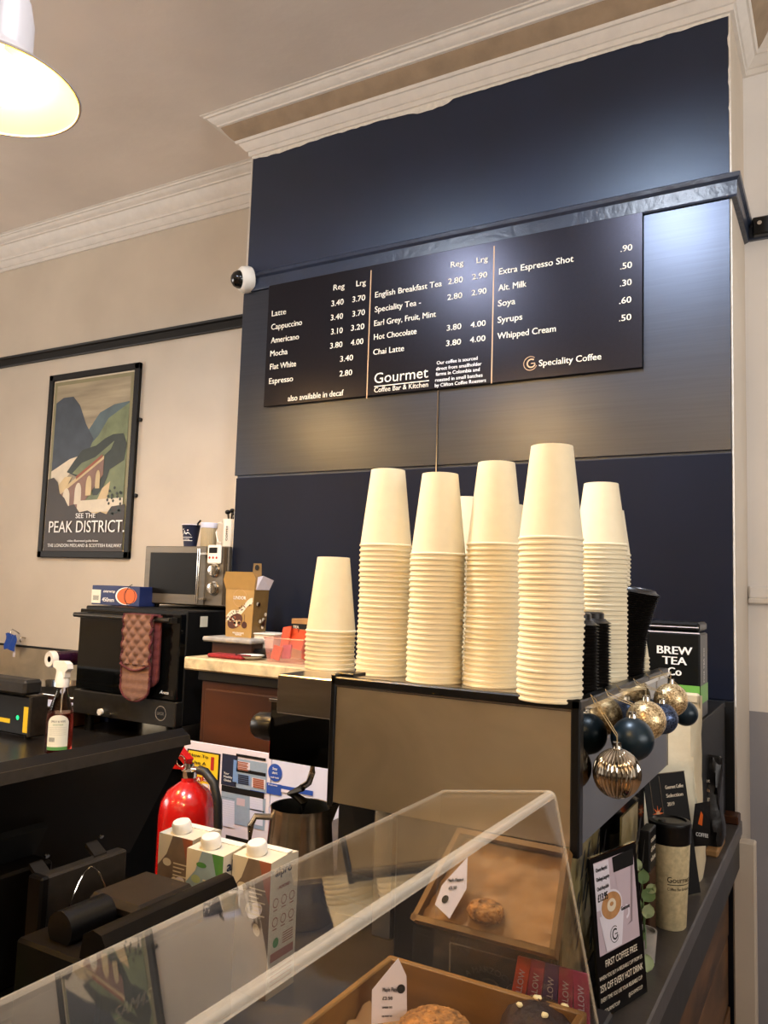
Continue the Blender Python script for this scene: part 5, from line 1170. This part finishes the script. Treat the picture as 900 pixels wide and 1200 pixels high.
c = at(20, 755, Y=2.75); t = thing('wall_hook', c, 'small metal hook with a white tag on the cream wall', 'hook')
b = MB(); b.tube([(c.x, 2.798, 1.27), (c.x, 2.77, 1.275), (c.x, 2.765, 1.26), (c.x, 2.772, 1.25)], .004, 'steel', 8); b.build('hook', t)
b = MB(); b.box(c.x - .05, c.x - .035, 2.765, 2.768, 1.17, 1.25, 'paper_white'); b.tube([(c.x, 2.768, 1.255), (c.x - .042, 2.767, 1.25)], .001, 'cord', 5); b.build('tag', t)

# ================================================================== CABINET WITH STONE TOP
GX0, GX1, GY0, GZ = -1.935, -1.15, 2.05, 1.345
t = thing('side_cabinet', (-1.5, 2.25, 0), 'dark brown wooden cabinet with a pale stone top against the navy wall', 'cabinet')
b = MB(); b.box(GX0, GX1, GY0, 2.438, GZ - .042, GZ, 'marble', .005); b.build('stone_top', t)
b = MB(); b.box(GX0 + .06, GX1 - .02, GY0 + .03, 2.435, 0, GZ - .042, 'wood_dark', .003); b.build('body', t)
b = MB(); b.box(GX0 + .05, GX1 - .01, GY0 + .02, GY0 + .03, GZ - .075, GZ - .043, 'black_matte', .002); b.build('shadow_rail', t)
b = MB(); b.box(GX0 + .085, GX1 - .05, GY0 + .018, GY0 + .03, .12, GZ - .10, 'wood_dark', .004); d = b.build('door', t)
b = MB(); b.lathe([(.006, 0), (.006, .012), (.014, .018), (.012, .026), (0, .028)], 'oven_steel', (GX1 - .10, GY0 + .018, .95), 18, (0, -1, 0)); b.build('knob', d)
rx0 = at(243, 752, Y=2.2).x; rx1 = at(300, 755, Y=2.2).x
t = thing('cake_riser', ((rx0 + rx1) / 2, 2.26, GZ), 'grey stone slab on a dark wooden foot, under the chocolate box', 'stand')
b = MB(); b.box(rx0, rx1, 2.17, 2.36, GZ + .045, GZ + .062, 'stone_riser', .005); b.build('slab', t)
b = MB(); b.box(rx0 + .03, rx1 - .01, 2.19, 2.34, GZ + .0005, GZ + .045, 'wood_dark', .003); b.build('foot', t)
# gold chocolate box
LY = 2.23; lx0, lx1 = at(264, 750, Y=LY).x, at(294, 750, Y=LY).x; lz = GZ + .0625; lh = at(264, 690, Y=LY).z - lz
t = thing('chocolate_gift_box', ((lx0 + lx1) / 2, LY + .04, lz), 'tall open gold gift box of chocolates on the stone slab', 'box'); D = .075
b = MB(); b.add([(lx0, LY, lz), (lx1, LY, lz), (lx1 + .002, LY + D, lz), (lx0, LY + D, lz), (lx0 - .008, LY, lz + lh), (lx1 + .006, LY, lz + lh), (lx1 + .012, LY + D, lz + lh), (lx0, LY + D, lz + lh)], [(0, 1, 5, 4), (2, 3, 7, 6), (3, 0, 4, 7), (0, 3, 2, 1)], 'gold_card'); b.add([(lx1, LY, lz), (lx1 + .002, LY + D, lz), (lx1 + .012, LY + D, lz + lh), (lx1 + .006, LY, lz + lh)], [(0, 1, 2, 3)], 'gold_card_dark'); b.build('carton', t)
b = MB(); zt = lz + lh; b.prism([(lx0 - .008, LY, zt), (lx1 + .006, LY, zt), (lx1 + .014, LY - .006, zt + .040), (lx1 + .004, LY - .010, zt + .062), (lx0 - .004, LY - .010, zt + .062), (lx0 - .016, LY - .006, zt + .034)], (0, -.001, 0), 'gold_card'); b.build('front_flap', t)
b = MB(); b.prism([(lx1 + .008, LY + .005, zt), (lx1 + .012, LY + D, zt), (lx1 + .030, LY + D, zt + .035), (lx1 + .026, LY + .02, zt + .050), (lx1 + .014, LY + .005, zt + .045)], (.001, 0, 0), 'paper_white'); plab(b.build('side_flap', t), 'white inside of the side flap')
b = MB(); b.prism([(lx0 + .045, LY + D, zt), (lx0 + .095, LY + D, zt), (lx0 + .088, LY + D, zt + .095), (lx0 + .052, LY + D, zt + .095)], (0, -.001, 0), 'gold_card_dark'); b.disc((lx0 + .07, LY + D - .003, zt + .080), .010, 'print_black', (0, -1, 0), 14); b.build('hang_tab', t)
f = Fr((lx0, LY, lz), RX, UP); W = lx1 - lx0; b = MB()
f.ring(b, W * .5, lh * .82, .030, .031, 'gold_line'); text(b, f, 'LINDOR', W * .5, lh * .79, .012, 'print_white', width=.055, align='c', bold=.01)
pts = [(0 + W * i / 10, lh * (.30 + .38 * i / 10 + .05 * math.sin(i * .9))) for i in range(11)]; f.poly(b, pts + [(x, y + lh * .13) for x, y in reversed(pts)], 'poster_cream')
random.seed(9)
for i in range(40): k_ = random.random(); f.circle(b, W * k_, lh * (.33 + .38 * k_ + random.uniform(0, .10)), .0022, 'brown_print', .0010, 6)
f.circle(b, W * .35, lh * .33, .036, 'brown_print', .0008, ry=.024, rot=.5)
for i in range(12): f.circle(b, W * (.12 + .5 * random.random()), lh * (.25 + .15 * random.random()), .006, ('carton_print_red', 'poster_cream', 'gold_line')[i % 3], .0012, 10)
f.circle(b, W * .72, lh * .26, .012, 'brown_print', .0012); f.rect(b, W * .71, W * .725, lh * .26, lh * .48, 'brown_print', .0012)
text(b, f, 'MILK CHOCOLATE', W * .5, lh * .07, .006, 'print_white', width=.05, align='c'); text(b, f, 'TRUFFLES', W * .5, lh * .035, .005, 'print_white', width=.03, align='c')
fr_ = Fr((lx1 + .004, LY, lz), RY, UP)
for i in range(10): fr_.circle(b, .014 + .05 * random.random(), lh * (.12 + .6 * random.random()), .007, ('brown_print', 'poster_cream')[i % 2], .006, 10)
b.build('print', t)
# small things on the stone top
b = MB(); x0 = at(243, 770, Y=2.09).x; b.box(x0, x0 + .15, 2.085, 2.145, GZ + .0005, GZ + .014, 'red_cloth', .005); tag(b.build('folded_cloth'), 'folded dark red cloth at the front of the stone top', 'cloth')
t = thing('takeaway_tub', (at(307, 755, Y=2.28).x, 2.28, GZ), 'small white rectangular tub on a black dish, beside the chocolate box', 'tub')
x0 = at(296, 755, Y=2.26).x; x1 = at(324, 755, Y=2.26).x
b = MB(); b.add([(x0 + .008, 2.25, GZ + .03), (x1 - .008, 2.25, GZ + .03), (x1 - .008, 2.33, GZ + .03), (x0 + .008, 2.33, GZ + .03), (x0, 2.245, GZ + .078), (x1, 2.245, GZ + .078), (x1, 2.335, GZ + .078), (x0, 2.335, GZ + .078)], [(0, 3, 2, 1), (0, 1, 5, 4), (1, 2, 6, 5), (2, 3, 7, 6), (3, 0, 4, 7)], 'white_plastic'); b.build('tub', t)
b = MB(); b.box(x0 - .004, x1 + .004, 2.240, 2.340, GZ + .076, GZ + .081, 'white_plastic', .002); b.build('lid', t)
b = MB(); b.box(x0 - .03, x1 + .02, 2.20, 2.34, GZ + .0005, GZ + .029, 'black_plastic', .008); b.build('black_dish', t)
t = thing('saucer', (at(291, 768, Y=2.13).x, 2.14, GZ), 'little white saucer with a black rim at the front of the stone top', 'saucer'); c = V((at(291, 768, Y=2.13).x, 2.14, GZ + .0005))
b = MB(); b.lathe([(0, .006), (.020, .005), (.035, .010), (.047, .014), (.048, .012), (.03, .002), (0, .001)], 'white_plastic', c, 28); b.build('dish', t)
b = MB(); b.lathe([(.046, .0145), (.050, .015), (.049, .012)], 'black_plastic', c, 28); b.build('rim', t)
tx0, tx1 = at(311, 765, Y=2.12).x, at(357, 765, Y=2.12).x
t = thing('packet_tub', ((tx0 + tx1) / 2, 2.16, GZ), 'clear pink plastic tub full of biscuit packets on the stone top', 'tub')
b = MB(); z0 = GZ + .001; z1 = GZ + .078
b.add([(tx0 + .008, 2.12, z0), (tx1 - .008, 2.12, z0), (tx1 - .008, 2.23, z0), (tx0 + .008, 2.23, z0), (tx0, 2.11, z1), (tx1, 2.11, z1), (tx1, 2.24, z1), (tx0, 2.24, z1)], [(0, 3, 2, 1), (0, 1, 5, 4), (1, 2, 6, 5), (2, 3, 7, 6), (3, 0, 4, 7)], 'pink_plastic'); b.build('tub', t)
b = MB(); b.tube([(tx0, 2.11, z1), (tx1, 2.11, z1), (tx1, 2.24, z1), (tx0, 2.24, z1), (tx0, 2.11, z1)], .003, 'pink_plastic', 6); b.build('rim', t)
plab_ = ['lying flat at the front of the pink tub', 'leaning at the left inside the pink tub', 'standing tallest in the pink tub', 'standing behind the tallest packet', 'curled over the rim of the pink tub', 'tucked deep in the middle of the pink tub', 'at the far right inside the pink tub']
random.seed(21)
for i in range(7):
    cx_ = tx0 + .03 + (tx1 - tx0 - .06) * ((i * .37) % 1); up = i in (2, 3, 4, 6); z = z0 + .01 + (.035 if up else 0)
    f = Fr((cx_ - .02, 2.135 + .012 * i, z), (RX + V((0, 0, random.uniform(-.3, .3)))), UP + V((random.uniform(-.5, .5), .2, 0))); b = MB(); b.obox(f.p(0, 0, -.005), f.r * .034, f.u * (.065 if up else .045), f.n * .007, 'orange_packet' if i != 1 else 'pink_packet')
    if i == 0: text(b, f, 'BISCUIT', .003, .018, .008, 'print_white', width=.028)
    tag(b.build('biscuit_packet', base=(cx_, 2.16, z)), ('pink' if i == 1 else 'orange') + ' biscuit packet ' + plab_[i], 'packet', 'biscuit packets in the pink tub')
kx = at(353, 740, Y=2.32).x; t = thing('kraft_box', (kx, 2.34, GZ), 'small brown kraft box with a black band behind the pink tub', 'box')
b = MB(); b.box(kx - .03, kx + .06, 2.30, 2.38, GZ, GZ + .135, 'kraft', .002); b.build('box', t); f = Fr((kx - .03, 2.30, GZ), RX, UP); b = MB(); f.rect(b, .0, .09, .10, .118, 'print_black'); text(b, f, 'TEA', .01, .102, .010, 'print_cream'); b.build('print', t)

# ================================================================== NOTICE BOARD AND EXTINGUISHER
NY = 2.0; bx0, bx1 = -1.865, -1.20
t = thing('notice_board', (-1.5, NY, .5), 'white backing board of printed notices below the brown cabinet', 'notice board')
b = MB(); b.box(bx0, -1.512, NY, NY + .006, .5, 1.086, 'paper_white', .001); b.box(-1.510, bx1, NY + .001, NY + .007, .5, 1.070, 'paper_cool', .001); b.build('board', t)
b = MB(); b.box(-1.86, -1.22, NY + .02, NY + .06, 0, .9, 'black_matte', .003); b.box(-1.5, -1.4, NY + .006, NY + .02, .55, .9, 'black_matte'); b.build('support', t)
def z6(x, y): return 210 + x * .18889, 860 + y * .18889
def nrect(mb, xa, ya, xb_, yb_, m, k=1):
    pts = []
    pa = at(*z6(xa, ya), Y=NY); pb = at(*z6(xb_, yb_), Y=NY); fN = Fr((0, NY, 0), RX, UP)
    fN.rect(mb, pa.x, pb.x, pb.z, pa.z, m, .0006 * k)
def ntext(mb, s_, xa, ya, xb_, cap, m):
    x, y = z6(xa, ya); xe, _ = z6(xb_, ya); wtext(mb, NY - .0022, s_, x, y, xe, cap * .189, m, bold=.03)
b = MB(); nrect(b, 52, 90, 238, 540, 'print_black', 1); nrect(b, 60, 100, 228, 500, 'yellow_print', 2)
for s_, xa, ya, xb_, cp in (('How To', 66, 134, 180, 20), ('Use A', 78, 180, 168, 20), ('Fire Extinguisher', 56, 212, 190, 13)): ntext(b, s_, xa, ya, xb_, cp, 'print_black')
for i, s_ in enumerate('PASS'): nrect(b, 62 + i * 41, 262, 98 + i * 41, 298, 'red_print', 3); ntext(b, s_, 70 + i * 41, 290, 90 + i * 41, 22, 'print_white'); nrect(b, 64 + i * 41, 306, 96 + i * 41, 400, 'paper_white', 3); nrect(b, 70 + i * 41, 330, 90 + i * 41, 380, 'carton_print_red', 4)
nrect(b, 200, 142, 216, 228, 'red_print', 3)
b.build('fire_poster', t)
b = MB(); nrect(b, 270, 120, 355, 330, 'navy_print', 2); nrect(b, 355, 150, 540, 372, 'bluegrey_print', 2); nrect(b, 360, 165, 440, 235, 'paper_white', 3); nrect(b, 340, 160, 360, 300, 'pale_blue_print', 3)
nrect(b, 362, 245, 440, 322, 'pale_blue_print', 3); nrect(b, 455, 270, 535, 345, 'paper_white', 3); nrect(b, 355, 138, 540, 152, 'print_black', 3); nrect(b, 355, 232, 540, 244, 'print_black', 3); nrect(b, 442, 345, 530, 366, 'blue_print', 3)
ntext(b, 'Your', 278, 248, 310, 14, 'print_white'); ntext(b, 'Healthy', 278, 268, 330, 14, 'print_white'); ntext(b, 'Choice', 278, 290, 322, 14, 'print_white')
for i in range(5): nrect(b, 366, 176 + i * 11, 430 - 6 * (i % 2), 179 + i * 11, 'carton_print_red', 4); nrect(b, 460, 282 + i * 12, 528, 285 + i * 12, 'carton_print_red', 4); nrect(b, 368, 258 + i * 12, 434, 261 + i * 12, 'navy_print', 4)
b.build('leaflet', t)
b = MB(); nrect(b, 264, 348, 530, 600, 'bluegrey_print', 2); nrect(b, 264, 352, 530, 366, 'print_black', 3); nrect(b, 264, 388, 350, 404, 'print_black', 3); nrect(b, 360, 395, 408, 450, 'photo_lilac', 3); nrect(b, 440, 470, 528, 480, 'print_black', 3)
for i in range(12): nrect(b, 270, 415 + i * 14, 345, 418 + i * 14, 'paper_cool', 3); nrect(b, 440, 400 + i * 14, 520, 403 + i * 14, 'paper_cool', 3)
nrect(b, 290, 650, 480, 668, 'print_black', 3); ntext(b, 'Good Food', 310, 664, 440, 12, 'print_white')
b.build('leaflet', t)
b = MB(); fN = Fr((0, NY, 0), RX, UP); c = at(*z6(596, 240), Y=NY); fN.circle(b, c.x, c.z, .026, 'blue_print', .0012); text(b, fN, 'Stay', c.x, c.z + .008, .008, 'print_white', align='c', off=.002); text(b, fN, 'alert', c.x, c.z - .004, .008, 'print_white', align='c', off=.002); text(b, fN, 'wash hands', c.x, c.z - .016, .005, 'print_white', align='c', off=.002)
nrect(b, 545, 300, 635, 385, 'blue_print', 2); nrect(b, 635, 318, 830, 385, 'blue_print', 2); nrect(b, 635, 340, 700, 372, 'paper_white', 3); ntext(b, 'Welcome', 552, 316, 610, 9, 'print_white')
b.build('notice', t)
# extinguisher
ex = V((-1.635, 1.78, .50)); R = .080
t = thing('fire_extinguisher', ex, 'red fire extinguisher with a black hose in front of the notices', 'fire extinguisher')
b = MB(); b.lathe([(0, .002), (R, .002), (R + .002, .01), (R, .02), (R, .44), (R * .93, .475), (R * .72, .505), (R * .4, .523), (.022, .530), (.020, .545)], 'red_paint', ex, 44); b.build('cylinder', t)
b = MB(); b.lathe([(.021, .540), (.023, .545), (.023, .560), (.014, .566), (.012, .580), (0, .580)], 'chrome', ex, 24); b.build('valve', t)
hv = ex + V((0, 0, .575)); b = MB(); b.obox(hv + V((-.012, -.010, 0)), V((-.065, -.015, .058)), V((.006, .022, 0)), V((.010, 0, .016)), 'red_paint'); b.build('upper_lever', t)
b = MB(); b.obox(hv + V((-.015, -.009, -.014)), V((-.075, -.01, -.002)), V((.0, .020, 0)), V((0, 0, .008)), 'red_paint'); b.build('carry_handle', t)
b = MB(); b.tube([hv + V((-.02, -.012, .01)) + V((.016 * math.cos(a * PI / 6), -.003, .016 * math.sin(a * PI / 6))) for a in range(13)], .0015, 'chrome', 6); b.build('safety_pin', t)
b = MB(); b.cyl(hv + V((.01, 0, -.01)), hv + V((.045, -.004, -.008)), .008, 'chrome', 14); b.tube([hv + V((.04, -.004, -.008)), hv + V((.065, -.006, -.010)), hv + V((.100, -.008, -.035)), hv + V((.120, -.01, -.085)), hv + V((.125, -.01, -.15)), hv + V((.11, -.01, -.30))], .0125, 'rubber', 12); b.build('hose', t)
b = MB(); b.lathe([(R + .0008, .14), (R + .0008, .36)], 'paper_white', ex, 40); 
b = MB(); vs = []
for i in range(15): a = -1.9 + 1.5 * i / 14; vs += [ex + V(((R + .001) * math.cos(a), (R + .001) * math.sin(a), .20)), ex + V(((R + .001) * math.cos(a), (R + .001) * math.sin(a), .385))]
b.add(vs, [(2 * i, 2 * i + 2, 2 * i + 3, 2 * i + 1) for i in range(14)], 'paper_white'); wp = wrap(lambda z: R + .002, -1.2, ex); text(b, None, 'FOAM', 0, .34, .02, 'red_print', width=.06, align='c', warp=wp); text(b, None, 'PULL PIN', 0, .31, .01, 'print_black', width=.05, align='c', warp=wp); b.build('label', t)
t = thing('low_bench', (-1.65, 1.78, 0), 'low dark bench under the fire extinguisher', 'bench'); b = MB(); b.box(-1.95, -1.35, 1.62, 1.96, .47, .50, 'black_matte', .003); b.build('top', t)
for xx in (-1.93, -1.40):
    for yy in (1.64, 1.90): b = MB(); b.box(xx, xx + .03, yy, yy + .03, 0, .47, 'black_matte'); b.build('leg', t)
